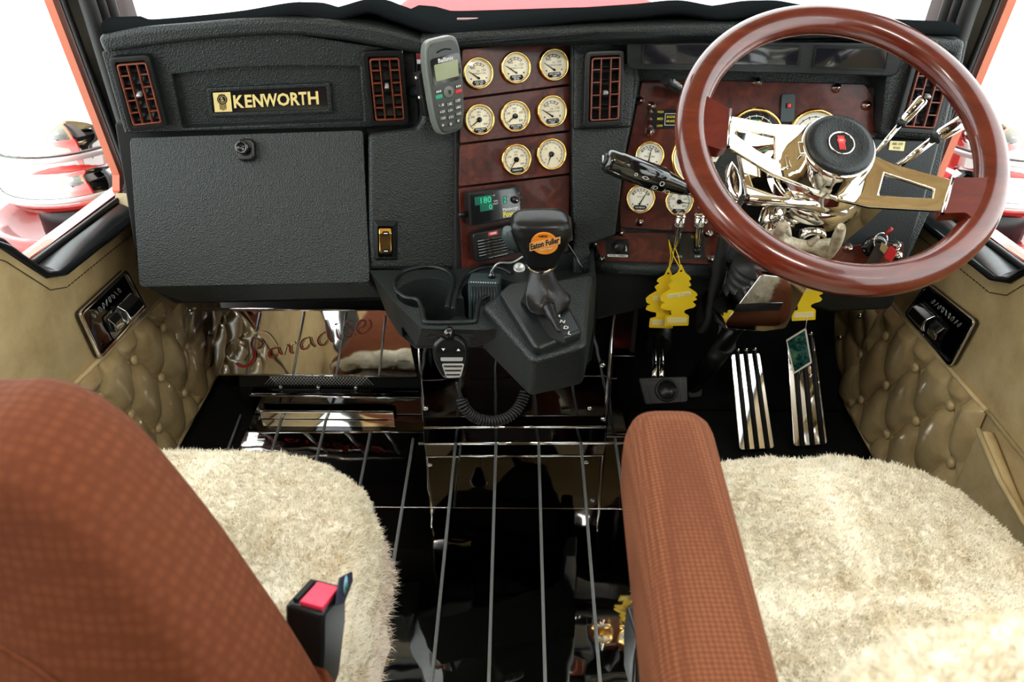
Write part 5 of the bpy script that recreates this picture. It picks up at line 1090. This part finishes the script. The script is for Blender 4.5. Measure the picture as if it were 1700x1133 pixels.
# ================================================================== steering column
AX = -WN
col = thing('steering_column', 'chrome clad steering column behind the wheel', 'steering column', WC+AX*0.3)
m = MB(); m.lathe(HC, WN, [(0.060, -0.066), (0.078, -0.075), (0.082, -0.10), (0.078, -0.115), (0.070, -0.12)], 40); obj('bell', m, 'chrome', col)
def sec(d, hx, hy, oy=0.0, ox=0.0, r=0.02):
    P = rpoly([(-hx, -hy), (hx, -hy), (hx, hy), (-hx, hy)], r, 4); c_ = WC+AX*d+WY*oy+WX*ox; return [c_+WX*x+WY*y for x, y in P]
PSH = Pl(WY, WY.dot(WC)-0.062)
m = MB(); shp = pxs(PSH, rpoly([(1238, 330), (1300, 334), (1468, 346), (1440, 372), (1390, 412), (1330, 425), (1196, 392)], 5, 3)); m.prism(shp, WY*0.115); obj('shroud', m, 'chrome', col, 0.006, 3)
m = MB(); m.tube(pxs(PSH, [(1240, 331), (1330, 338), (1400, 352)], 0.006), 0.008, 10); obj('shroud_lip', m, 'chrome', col)
m = MB(); rg = [wp(x, y, -0.075) for x, y in catmull([(1245, 262), (1222, 275), (1216, 300), (1226, 325), (1250, 332), (1290, 325)], 6)]; m.tube(rg, 0.011, 12); obj('side_ring', m, 'chrome', col)
kc = wp(1330, 372, -0.20); m = MB(); m.lathe(PSH.at(1345, 372, 0.0), -WY*0.95-WX*0.15+WN*0.25, [(0.020, 0.0), (0.020, 0.030), (0.018, 0.035), (0.012, 0.035), (0.0001, 0.031)], 24); obj('ignition_barrel', m, 'chrome', col)
m = MB(); m.lathe(PSH.at(1284, 378, 0.0), -WY*0.8+WN*0.4, [(0.022, 0.0), (0.024, 0.012), (0.018, 0.03), (0.008, 0.038), (0.0001, 0.04)], 20); obj('tilt_knob', m, 'chrome', col)
PLB = YP(1.262, 0.0, 0.12, 0, 0.5)
m = MB(); P_ = rpoly([(1264, 456), (1346, 466), (1304, 546), (1268, 551), (1206, 546), (1204, 536)], 5, 3); f_ = pxs(PLB, P_); m.prism(f_, Vector((-0.01, 0.075, -0.01))); obj('lower_cover', m, 'chrome', col, 0.008, 4)
m = MB(); slab(m, PLB, [(1224, 505), (1300, 503), (1294, 516), (1218, 518)], 0.003, 0.001); obj('reflection_band', m, 'blackg', col)  # dark part of the chrome's reflection, laid on as a black strip
ba, bb = Vector(YP(1.31).at(1252, 440)), Vector(YP(1.345).at(1212, 530)); pr = []
for k in range(33): pr.append((0.036-0.008*k/32+0.004*math.cos(2*math.pi*k/4), (bb-ba).length*k/32))
m = MB(); m.lathe(ba, bb-ba, pr, 24); obj('bellows', m, 'rubber', col)
m = MB(); m.tube([Vector(YP(1.34).at(1245, 500)), Vector(YP(1.42).at(1205, 565)), Vector(YP(1.60).at(1150, 640))], [0.020, 0.020, 0.022], 14); obj('shaft', m, 'blackp', col)
m = MB(); m.tube([Vector(YP(1.43).at(1204, 570)), Vector(YP(1.50).at(1180, 603))], 0.0235, 14); obj('shaft_joint', m, 'bulkhead', col)
# left black multi-function stalk
sa, sb_ = Vector(YP(1.15).at(1012, 268)), Vector(YP(1.17).at(1098, 299)); sc1 = Vector(YP(1.18).at(1128, 314)); sd_ = Vector(YP(1.20).at(1230, 322))
st = thing('column_stalk', 'thick black multi-function stalk with white symbols beside the gauges', 'stalk', sd_)
ax_ = (sb_-sa).normalized(); m = MB(); m.lathe(sa, ax_, [(0.010, -0.008), (0.016, -0.006), (0.0185, 0.0), (0.0185, 0.012), (0.0195, 0.014), (0.020, (sb_-sa).length), (0.017, (sb_-sa).length+0.006), (0.012, (sc1-sa).length), (0.008, (sc1-sa).length+0.012)], 28); obj('grip', m, 'blackg', st)
m = MB(); m.tube([sc1, sc1.lerp(sd_, 0.4), sd_], [0.009, 0.008, 0.010], 10); obj('arm', m, 'blackg', st)
m = MB(); m.lathe(sa-ax_*0.006, -ax_, [(0.010, 0), (0.010, 0.004), (0.0085, 0.005), (0.0001, 0.005)], 18); bt_ = obj('end_button', m, 'blackp', st)
m = MB(); m.box(sa-ax_*0.0115, (0.002, 0.006, 0.009)); obj('button_symbol', m, 'white', bt_)
sdv = (EYE-(sa+sb_)/2); sdv = (sdv-ax_*sdv.dot(ax_)).normalized(); upv = sdv.cross(ax_); upv = upv if upv.z > 0 else -upv
m = MB()
for k, (s_, f) in enumerate((('<>', 0.60), ('o', 0.42), ('O', 0.92), ('ID', 0.85), ('IO', 1.08))):
    ang = -0.25 if k < 3 else -0.75; nrm = (sdv*math.cos(ang)+upv*math.sin(ang)); vv = (upv*math.cos(ang)-sdv*math.sin(ang)); text_at(m, s_, sa+ax_*((sb_-sa).length*f)+nrm*0.0205, ax_, vv, 0.008, 0.0)
obj('symbols', m, 'white', st)
# two chrome stalks on the driver side
for k, (a, b, c, lab, wd) in enumerate((((1438, 272), (1497, 203), (1534, 163), 'slim chrome stalk with an engraved tip pointing at the driver vent', 0.0075), ((1488, 278), (1554, 228), (1600, 201), 'thicker chrome stalk reaching towards the driver window', 0.010))):
    pl = YP(1.20, -0.1*0, 0.0); A, B, C = pl.at(*a), pl.at(*b), pl.at(*c)
    t = thing('chrome_stalk', lab, 'stalk', A, 'chrome column stalks')
    m = MB(); m.tube([A, B], 0.0038 if k == 0 else 0.0058, 12); obj('rod', m, 'chrome', t)
    m = MB(); m.tube([B, B.lerp(C, 0.15), B.lerp(C, 0.9), C], [wd*0.85, wd, wd*1.15, wd*0.9], 16); obj('tip', m, 'chrome', t)
    m = MB(); m.tube([B.lerp(A, 0.05), B.lerp(C, 0.08)], wd*1.02, 14); obj('collar', m, 'rubber', t)
    ax_ = (C-B).normalized(); sdv = EYE-(B+C)/2; sdv = (sdv-ax_*sdv.dot(ax_)).normalized(); vv = sdv.cross(ax_); vv = vv if vv.z > 0 else -vv
    m = MB(); text_at(m, ('WIPER', 'TRAILER BRAKE')[k], B.lerp(C, 0.52)+sdv*wd*1.16, ax_, vv, 0.0045, 0.01, 0.9 if k else 1.2); obj('letters', m, 'ink', t)
m = MB(); m.tube([Vector(YP(1.20).at(1438, 272)), WC+AX*0.14+WX*0.09], 0.006, 10); obj('stalk_mount', m, 'blackp', col)
m = MB(); m.tube([Vector(YP(1.20).at(1488, 278)), WC+AX*0.15+WX*0.09], 0.007, 10); obj('stalk_mount', m, 'blackp', col)
m = MB(); slab(m, YP(1.30), [(1165, 284), (1232, 286), (1230, 332), (1168, 330)], 0.05); o = obj('stalk_housing', m, 'blackp', col, 0.004)
m = MB(); m.lathe(YP(1.30).at(1200, 300), (0, -1, 0.3), [(0.008, 0), (0.008, 0.004), (0.005, 0.005), (0.0001, 0.004)], 16); obj('housing_screw', m, 'blackg', col)
# deer antler resting under the wheel
an = thing('antler', 'pale forked deer antler hung on the steering column below the wheel', 'antler', Vector(YP(1.14).at(1330, 425)))
pl = Pl(WY, WY.dot(WC)-0.122)
m = MB(); m.tube(catmull([pl.at(1278, 395), pl.at(1300, 404), pl.at(1340, 408), pl.at(1378, 413)], 5), [0.012+0.004*math.sin(i*0.5) for i in range(16)], 12); obj('beam', m, 'antler', an)
m = MB(); m.tube(catmull([pl.at(1292, 402), pl.at(1295, 385), pl.at(1302, 375), pl.at(1312, 392)], 5), [0.009, 0.009, 0.009, 0.009, 0.009, 0.008, 0.008, 0.008, 0.008, 0.007, 0.007, 0.006, 0.005, 0.004, 0.003, 0.002], 10); obj('tine', m, 'antler', an)
m = MB(); m.tube(catmull([pl.at(1370, 434, 0.01), pl.at(1384, 412, 0.01), pl.at(1392, 392, 0.01), pl.at(1397, 376, 0.01)], 5), [0.003+0.0055*math.sin(math.pi*i/17) for i in range(16)], 10); obj('tine', m, 'antler', an)
m = MB(); m.tube(catmull([pl.at(1345, 404), pl.at(1356, 396), pl.at(1358, 393)], 4), [0.006, 0.005, 0.005, 0.004, 0.004, 0.003, 0.003, 0.002, 0.001], 8); obj('tine', m, 'antler', an)
# keys
pk = YP(1.33)
ks = thing('key_bunch', 'bunch of keys with a dark strap and red tags hanging at the ignition', 'keys', pk.at(1462, 450))
m = MB(); c0 = pk.at(1462, 400); m.tube([c0+Vector((0.012*math.cos(a), 0.004*math.sin(a*1), 0.014*math.sin(a))) for a in [2*math.pi*i/18 for i in range(18)]], 0.0014, 6, True); obj('split_ring', m, 'chrome', ks)
m = MB(); slab(m, pk, [(1456, 404), (1471, 410), (1452, 456), (1432, 450)], 0.003, 0.006, 2); obj('strap', m, mat('dark_brown_strap', (0.035, 0.024, 0.02), 0.6), ks)
m = MB(); slab(m, pk, [(1480, 409), (1490, 418), (1480, 436), (1468, 427)], 0.003, 0.012, 2); obj('red_tag', m, 'redp', ks)
m = MB(); m.tube([pk.at(1470, 390, 0.01), pk.at(1481, 379, 0.012)], 0.003, 8); obj('red_tube', m, 'redp', ks)
m = MB(); slab(m, pk, [(1464, 402), (1477, 412), (1470, 424), (1460, 414)], 0.002, 0.009, 2); obj('key', m, 'chrome', ks)
m = MB(); m.lathe(pk.at(1450, 408, -0.01), pk.front(), [(0.022, 0), (0.022, 0.006), (0.018, 0.010), (0.010, 0.010), (0.0001, 0.007)], 24); obj('ignition_bezel', m, 'blackg', ks)
# ================================================================== air fresheners
TREE = [(832, 512), (868, 588), (905, 618), (916, 640), (893, 652), (918, 690), (888, 708), (958, 752), (972, 775), (945, 792), (968, 812), (925, 830), (958, 862), (935, 882), (890, 892), (858, 906), (856, 930), (897, 952), (890, 1035), (688, 1038), (692, 962), (744, 946), (744, 906), (690, 900), (650, 886), (664, 852), (696, 842), (655, 826), (648, 792), (676, 764), (742, 722), (718, 690), (762, 656), (733, 640), (748, 616), (796, 588)]
def freshener(dx, dy, rot, pl, label, strings):
    cx_, cy_ = 812, 775; cr, sr = math.cos(rot), math.sin(rot)
    def fx(p): x, y = p[0]-cx_, p[1]-cy_; return (970+(cx_+x*cr-y*sr)/5.152+dx, 340+(cy_+x*sr+y*cr)/5.152+dy)
    t = thing('air_freshener', label, 'air freshener', pl.at(*fx((790, 1036))), 'yellow tree air fresheners')
    m = MB(); slab(m, pl, rpoly([fx(p) for p in TREE], 1.6, 3), 0.0024); obj('card', m, 'yellow', t)
    m = MB(); slab(m, pl, [fx(p) for p in ((712, 968), (880, 966), (874, 1012), (710, 1014))], 0.0004, 0.0006); obj('base_label', m, 'palep', t)
    m = MB(); slab(m, pl, [fx(p) for p in ((708, 768), (912, 740), (916, 776), (710, 808))], 0.0004, 0.0006); lb = obj('name_label', m, 'palep', t)
    q_ = Quad(pl, [fx((722, 772)), fx((900, 748)), fx((904, 776)), fx((724, 802))], 0.0008); m = MB(); text_in(m, 'Little Trees', lambda u, v: q_(u, v, 0.0002), 0.01); obj('letters', m, 'yellowp', lb)
    m = MB(); m.lathe(pl.at(*fx((828, 566)), 0.0), pl.front(), [(0.0022, 0.0), (0.0022, 0.0006), (0.0001, 0.0006)], 10); obj('eyelet', m, 'ink', t)
    e0 = pl.at(*fx((828, 560)), 0.001)
    if strings:
        for s_ in strings:
            m = MB(); m.tube([e0]+[Vector(p) for p in s_], 0.0009, 5); obj('string', m, 'yellow', t)
pf1, pf2 = YP(1.335, 0, 0.05, 0, 0.5), YP(1.352, 0, 0.05, 0, 0.5)
tie = PR.at(1120, 410, 0.02); tie2 = PR.at(1110, 398, 0.014)
freshener(0, 0, 0.0, pf1, 'front yellow tree-shaped air freshener hanging from the chrome levers', [[PR.at(1118, 425, 0.03), tie2], [PR.at(1126, 425, 0.03), tie]])
freshener(-23.5, 4, 0.05, pf2, 'yellow tree-shaped air freshener tucked behind the front one', [[PR.at(1114, 425, 0.025), tie2], [PR.at(1116, 432, 0.025), tie]])
freshener(209, -9, -0.04, YP(1.31, 0, 0.05, 0, 0.5), 'yellow tree-shaped air freshener half hidden below the wheel rim', [[YP(1.31).at(1345, 400)]])
m = MB()
# dangling photo card
pc_ = YP(1.36, -0.35, 0.0, 0.4)
t = thing('photo_card', 'small dark green photo card dangling on a string over the pedals', 'card', pc_.at(1318, 620))
m = MB(); slab(m, pc_, [(1306, 566), (1337, 547), (1346, 602), (1318, 620)], 0.0015); obj('print', m, 'photo', t)
m = MB(); m.frame(pxs(pc_, [(1305, 565), (1338, 545), (1348, 603), (1317, 622)], 0.0003), pxs(pc_, [(1307, 567), (1336, 549), (1345, 601), (1319, 618)], 0.0003), -pc_.front()*0.002); obj('edge', m, 'creamw', t)
m = MB(); m.tube([pc_.at(1337, 547), pc_.at(1340, 528), YP(1.32).at(1342, 500)], 0.0009, 5); obj('string', m, 'white', t)
# ================================================================== hoses
h1 = thing('corrugated_hose', 'black corrugated hose looping below the dash beside the steering column', 'hose', YP(1.40).at(1172, 548))
pts = catmull([YP(1.36).at(1204, 392), YP(1.36).at(1196, 430), YP(1.37).at(1186, 480), YP(1.39).at(1178, 530), YP(1.42).at(1166, 545), YP(1.44).at(1162, 520), YP(1.45).at(1168, 480)], 22); m = MB(); m.tube(pts, [0.0105+(0.0022 if i % 2 else 0) for i in range(len(pts))], 10); obj('hose', m, 'rubber', h1)
h2 = thing('black_conduit', 'smooth black conduit running down behind the air fresheners', 'hose', YP(1.43).at(1200, 560))
m = MB(); m.tube(catmull([YP(1.40).at(1215, 430), YP(1.42).at(1204, 490), YP(1.44).at(1198, 560)], 6), 0.012, 10); obj('conduit', m, 'blackp', h2)
# ================================================================== pedals
bp = thing('brake_pedal', 'black rubber brake pedal with a round crest on twin chrome rods', 'pedal', (0.28, 1.55, 0.1))
PB_ = YP(1.50, 0.0, 0.8, 0, 0.20)
Q = Quad(PB_, [(1060, 628), (1141, 625), (1142, 668), (1072, 672)])
m = MB(); Q.rrect(m, 0, 1, 0, 1, 0.006, -0.012, 0.0); obj('pad', m, 'rubber', bp, 0.003)
for v in (0.2, 0.5, 0.8):
    m = MB(); Q.box(m, 0.03, 0.97, v-0.02, v+0.02, 0.0, 0.0015); obj('tread_bar', m, 'blackp', bp)
for u in (0.15, 0.85):
    m = MB(); Q.box(m, u-0.012, u+0.012, 0.05, 0.95, 0.0, 0.0015); obj('tread_bar', m, 'blackp', bp)
m = MB(); m.lathe(Q(0.54, 0.5, 0.0), Q.N, [(0.027, 0), (0.026, 0.004), (0.022, 0.004), (0.021, 0.002), (0.0001, 0.002)], 24); obj('crest', m, 'blackp', bp)
for x_ in (1087, 1099):
    m = MB(); m.tube([PB_.at(x_-1, 627, 0.0), YP(1.62).at(x_, 560)], 0.006, 10); obj('rod', m, 'chrome', bp)
m = MB(); m.tube([YP(1.62).at(1093, 575), YP(1.75).at(1095, 520)], 0.03, 14); obj('arm', m, 'bulkhead', bp)
cpd = thing('clutch_pedal', 'dark clutch pedal half hidden behind the shaft foot', 'pedal', YP(1.6).at(1150, 650))
m = MB(); slab(m, YP(1.60, 0, 0.6, 0, 0.1), rpoly([(1144, 632), (1166, 634), (1166, 660), (1142, 662)], 6), 0.012); obj('pad', m, 'rubber', cpd, 0.003)
m = MB(); m.tube([YP(1.61, 0, 0.6, 0, 0.1).at(1155, 645), YP(1.80).at(1168, 560)], 0.010, 8); obj('arm', m, 'bulkhead', cpd)
PAC = YP(1.50, 0, 0.9, 0, 0.10)
for lab, q, ribs_ in (('chrome ribbed foot plate nearest the steering shaft', [(1213, 588), (1262, 586), (1286, 745), (1228, 748)], (0.22, 0.50, 0.80)), ('chrome ribbed foot plate behind the photo card', [(1306, 566), (1352, 560), (1374, 738), (1318, 742)], (0.25, 0.55, 0.85))):
    Q = Quad(PAC, q); t = thing('foot_plate', lab, 'pedal', Q(0.5, 1, 0), 'chrome foot plates')
    m = MB(); Q.rrect(m, 0, 1, 0, 1, 0.008, -0.006, 0.0); obj('plate', m, 'chrome', t, 0.002)
    for u in ribs_:
        m = MB(); m.tube([Q(u, -0.03, 0.004), Q(u, 0.3, 0.005), Q(u, 1.0, 0.005)], 0.0046, 10); obj('rubber_rib', m, 'rubber', t)
        m = MB(); m.sphere(Q(u, -0.03, 0.006), 0.006, 10, 6); obj('rib_stud', m, 'chrome', t)
# ================================================================== seats
def wool(name, P, N, parent, material, amp=0.007, blades=24000, blen=0.0065, nu=None, closed=True):
    """P, N: (rows, cols, 3) arrays -> lumpy skin mesh plus short curly pile"""
    R_, C_, _ = P.shape; p = P.reshape(-1, 3); n = N.reshape(-1, 3)
    w1, o1 = worley(p, 60, 3); w2, o2 = worley(p, 130, 5)
    d = amp*1.6*(vnoise(p, 22, 1)-0.5)+amp*1.3*(0.45-w1)+amp*0.6*(0.45-w2)
    q = p+n*d[:, None]; F = []
    for j in range(R_-1):
        for i in range(C_ if closed else C_-1): F.append((j*C_+i, j*C_+(i+1) % C_, (j+1)*C_+(i+1) % C_, (j+1)*C_+i))
    m = MB(); m.v = [tuple(x) for x in q]; m.f = F; m.sm = [True]*len(F); skin = obj(name, m, material, parent, smooth=True)
    # blades
    k = blades; jj = RNG.random(k); a = np.linalg.norm(np.roll(P, -1, 1)-P, axis=2).sum(1); w = np.cumsum(np.maximum(a, 1e-4)*np.r_[np.linalg.norm(np.diff(P, axis=0), axis=2).mean(1), 0.0001]); w /= w[-1]
    fj = np.searchsorted(w, jj).clip(0, R_-2); fi = RNG.integers(0, C_ if closed else C_-1, k); tj, ti = RNG.random(k)[:, None], RNG.random(k)[:, None]
    Qg = q.reshape(R_, C_, 3); i2 = (fi+1) % C_
    root = (Qg[fj, fi]*(1-tj)+Qg[fj+1, fi]*tj)*(1-ti)+(Qg[fj, i2]*(1-tj)+Qg[fj+1, i2]*tj)*ti; nr = N[fj, fi]
    wr, wo = worley(root, 75, 3); cl_ = wo*0.55+0.35*(np.stack([vnoise(root, 45, 11), vnoise(root, 45, 12), vnoise(root, 45, 13)], 1)-0.5)
    rd = RNG.normal(size=(k, 3))*0.35
    dr = nr*0.55+cl_*1.6+rd*0.8; dr /= np.linalg.norm(dr, axis=1)[:, None]
    sd = np.cross(dr, nr+RNG.normal(size=(k, 3))*0.3); sd /= np.maximum(np.linalg.norm(sd, axis=1)[:, None], 1e-6)
    ln = (blen*(0.4+0.8*RNG.random(k)))[:, None]; wd = (0.00030+0.00035*RNG.random(k))[:, None]
    bend = -cl_*1.2+rd*0.9-np.array([0, 0, 0.2]); b0 = root-nr*0.002; b1 = root+dr*ln*0.55; b2 = root+dr*ln+bend*ln*0.6
    V = np.stack([b0-sd*wd, b0+sd*wd, b1-sd*wd*0.8, b1+sd*wd*0.8, b2], 1).reshape(-1, 3)
    c = V.mean(0); me = bpy.data.meshes.new('wool_pile'); ix = np.arange(k, dtype=np.int32)[:, None]*5
    tri = np.concatenate([ix+np.array([[0, 1, 3]]), ix+np.array([[0, 3, 2]]), ix+np.array([[2, 3, 4]])], 1).astype(np.int32).reshape(-1)
    me.vertices.add(len(V)); me.vertices.foreach_set('co', (V-c).astype(np.float32).reshape(-1)); nf = len(tri)//3
    me.loops.add(len(tri)); me.loops.foreach_set('vertex_index', tri); me.polygons.add(nf); me.polygons.foreach_set('loop_start', np.arange(nf, dtype=np.int32)*3)
    me.polygons.foreach_set('use_smooth', np.ones(nf, dtype=bool)); me.update(); me.validate(); me.materials.append(M[material])
    o = bpy.data.objects.new('wool_pile', me); link(o, skin, Matrix.Translation(Vector(c))); o['kind'] = 'stuff'
    return skin
def gridnormals(P, flip=False):
    du = np.roll(P, -1, 1)-np.roll(P, 1, 1); dv = np.gradient(P, axis=0); n = np.cross(du, dv); l = np.linalg.norm(n, axis=2, keepdims=True); n = n/np.maximum(l, 1e-9)
    n[0] = n[1] if len(n) > 1 else n[0]
    if flip: n = -n
    return n
def cushion(cx, cy, a, b, zt, ex, side, crown=0.018, nr=70, nt=220, flare=0.02, rot=0.0):
    th = np.linspace(0, 2*np.pi, nt, endpoint=False); ct, st_ = np.cos(th), np.sin(th)
    bx = np.sign(ct)*np.abs(ct)**(2/ex)*a; by = np.sign(st_)*np.abs(st_)**(2/ex)*b
    rows = []
    for r in np.r_[np.linspace(0.001, 1.0, nr)]:
        z = zt+crown*(1-r*r)-0.035*r**9; rr = r*(1-0.02*r**8); rows.append(np.stack([cx+bx*rr, cy+by*rr, np.full(nt, z)], 1))
    for k in range(1, 16):
        f = k/15; z = zt-0.035-side*f; g = 0.985+flare*math.sin(math.pi*f*0.8)/a*0.5; rows.append(np.stack([cx+bx*g, cy+by*g, np.full(nt, z)], 1))
    P = np.stack(rows); N = gridnormals(P); 
    if N[5, :, 2].mean() < 0: N = -N
    return P, N
def roundbox(name, c, sz, material, parent, bevel, segs=5, R=None):
    m = MB(); m.box(c, sz, R); return obj(name, m, material, parent, bevel, segs)
# --- driver seat
ds = thing('driver_seat', 'driver seat with cream sheepskin cover and rust fabric armrest', 'seat', (0.41, 0.6, 0.0))
roundbox('pedestal', (0.42, 0.58, 0.17), (0.34, 0.42, 0.34), 'blackp', ds, 0.02)
roundbox('cushion_base', (0.415, 0.60, 0.385), (0.46, 0.54, 0.12), 'rust', ds, 0.035)
P, N = cushion(0.412, 0.600, 0.252, 0.30, 0.492, 3.0, 0.07)
wool('sheepskin_cover', P, N, ds, 'wool', blades=170000)
# backrest leaning to the rear, sheepskin over its front and top
th = np.linspace(0, 2*np.pi, 160, endpoint=False); rows = []
for k in range(60):
    f = k/59; zz = 0.44+0.395*min(1, f/0.75) if f < 0.75 else 0.835+0.05*math.sin((f-0.75)/0.25*math.pi/2); sh = 1.0 if f < 0.75 else math.cos((f-0.75)/0.25*math.pi/2)**0.55
    ex = 3.2; ct, st_ = np.cos(th), np.sin(th); x = 0.415+np.sign(ct)*np.abs(ct)**(2/ex)*0.245*(0.35+0.65*sh if f >= 0.75 else 1); y = 0.245-0.05*(zz-0.5)+np.sign(st_)*np.abs(st_)**(2/ex)*0.085*max(sh, 0.05)
    rows.append(np.stack([x, y, np.full(160, zz)], 1))
P = np.stack(rows); N = gridnormals(P); ctr_ = P.mean((0, 1)); sgn = np.sign(((P-ctr_)*N).sum(2)); N = N*np.where(sgn == 0, 1, sgn)[:, :, None]
bkr = wool('backrest', P, N, ds, 'wool', blades=80000)
# armrest: lofted rounded bar
def barloft(name, secs, material, parent, sub=0):
    L = []
    for (c, hw, hh, p) in secs:
        c = Vector(c); L.append([c+Vector((hw*math.copysign(abs(math.cos(t_))**p, math.cos(t_)), 0, hh*math.copysign(abs(math.sin(t_))**p, math.sin(t_)))) for t_ in [2*math.pi*i/40 for i in range(40)]])
    m = MB(); m.loops(L, True, True); return obj(name, m, material, parent, sub=sub)
secs = []
for k in range(27):
    f = k/26; y = 0.668-0.36*f; e = min(1.0, math.sqrt(max(0, 1-(1-min(1, (0.668-y)/0.055))**2))); secs.append(((0.153-0.012*f, y, 0.695+0.004*f), 0.046*max(0.12, e), 0.060*max(0.12, e), 0.55))
barloft('armrest', secs, 'rust', ds)
# --- passenger seat
ps = thing('passenger_seat', 'passenger seat with cream sheepskin cushion seen from behind its rust backrest', 'seat', (-0.43, 0.6, 0.0))
roundbox('pedestal', (-0.44, 0.56, 0.17), (0.34, 0.42, 0.34), 'blackp', ps, 0.02)
roundbox('cushion_base', (-0.44, 0.60, 0.385), (0.44, 0.54, 0.12), 'rust', ps, 0.035)
P, N = cushion(-0.440, 0.605, 0.258, 0.30, 0.492, 2.9, 0.05)
wool('sheepskin_cover', P, N, ps, 'wool', blades=150000)
P, N = cushion(-0.437, 0.585, 0.262, 0.29, 0.452, 3.2, 0.07, crown=0.0, nr=12)
wool('sheepskin_skirt', P, N, ps, 'woolp', blades=50000, amp=0.010, blen=0.013)
# backrest: silhouette of the near shoulder, lofted front to back
PBK = YP(0.465, 0.0, 0.28, 0, 0.85)
sil = [(0, 652), (60, 650), (130, 668), (200, 712), (245, 754), (290, 806), (338, 864), (386, 926), (434, 994), (482, 1062), (526, 1130), (556, 1184)]
S3 = [PBK.at(*p) for p in sil]; cxm = -0.47
right = [(p.x-0.006, p.z) for p in S3] + [(S3[-1].x+0.005, 0.60), (S3[-1].x+0.005, 0.42)]
prof = [(2*cxm-x, z) for x, z in reversed(right)] + right
prof = [(p[0], p[1]) for p in catmull(prof, 3)]
mx_, mz_ = cxm, 0.66; L = []
for d_, k_ in ((-0.012, 0.02), (-0.011, 0.3), (-0.008, 0.6), (-0.003, 0.78), (0.0, 0.86), (0.003, 0.915), (0.009, 0.945), (0.022, 0.972), (0.050, 0.995), (0.080, 1.0), (0.100, 0.985), (0.113, 0.95), (0.118, 0.88)):
    L.append([Vector((mx_+(x-mx_)*k_, 0.385+d_+0.28*(z-0.85), mz_+(z-mz_)*k_)) for x, z in prof])
m = MB(); m.loops(L, True, True); obj('backrest', m, 'rustb', ps)
m = MB(); cr3 = [(PBK.at(*p)+Vector((0, -0.090, 0.0))) for p in ((-10, 862), (60, 890), (130, 930), (200, 985), (250, 1030))]; m.tube(catmull(cr3, 5), [0.0022]*21, 8); obj('seam_fold', m, 'rustb', ps)
# label sewn to the sheepskin
pt_ = XP(-0.168); t = thing('sheepskin_label', 'navy cloth label on the edge of the passenger sheepskin', 'label', pt_.at(568, 990))
m = MB(); slab(m, pt_, [(566, 960), (585, 950), (586, 965), (572, 1002), (560, 1006), (562, 985)], 0.002); obj('cloth', m, 'navy', t)
m = MB(); m.lathe(pt_.at(574, 973, 0.001), (1, 0, 0), [(0.010, 0), (0.0001, 0.0006)], 16); lg = obj('round_logo', m, mat('sky_blue_print', (0.30, 0.55, 0.75), 0.6), t)
m = MB(); m.lathe(pt_.at(575, 974, 0.0018), (1, 0, 0), [(0.004, 0), (0.0001, 0.0004)], 10); obj('logo_mark', m, 'green', lg)
# buckles
def buckle(c, R, label):
    t = thing('belt_buckle', label, 'belt buckle', Vector(c)+R@Vector((0, 0, -0.09)), 'seat belt buckles')
    m = MB(); L = []
    for z, hx, hy in ((-0.125, 0.010, 0.013), (-0.10, 0.016, 0.021), (-0.04, 0.020, 0.024), (0.0, 0.020, 0.024)): L.append([Vector(c)+R@Vector((x*hx, y*hy, z)) for x, y in ((-1, -1), (1, -1), (1, 1), (-1, 1))])
    m.loops(L); obj('case', m, 'blackp', t, 0.005, 3)
    m = MB(); m.box(Vector(c)+R@Vector((0.005, -0.002, 0.001)), (0.024, 0.034, 0.006), R); obj('release_button', m, 'pinkred', t, 0.0015)
    m = MB(); m.box(Vector(c)+R@Vector((-0.0125, 0, 0.0012)), (0.005, 0.032, 0.004), R); obj('slot', m, 'dark', t)
    m = MB(); m.tube([Vector(c)+R@Vector((0, 0, -0.12)), Vector(c)+R@Vector((0, -0.01, -0.16))], 0.011, 8); obj('stalk', m, 'blackp', t)
pb_ = ZP(0.635).at(525, 988)
buckle(pb_, Matrix.Rotation(math.radians(-16), 3, 'Z') @ Matrix.Rotation(math.radians(-16), 3, 'X'), 'black seat belt buckle with red button beside the passenger sheepskin')
pd_ = ZP(0.53).at(1078, 1030)
buckle(pd_, Matrix.Rotation(math.radians(8), 3, 'Z'), 'black seat belt buckle with red button tucked under the driver armrest')
bpy.context.view_layer.update()
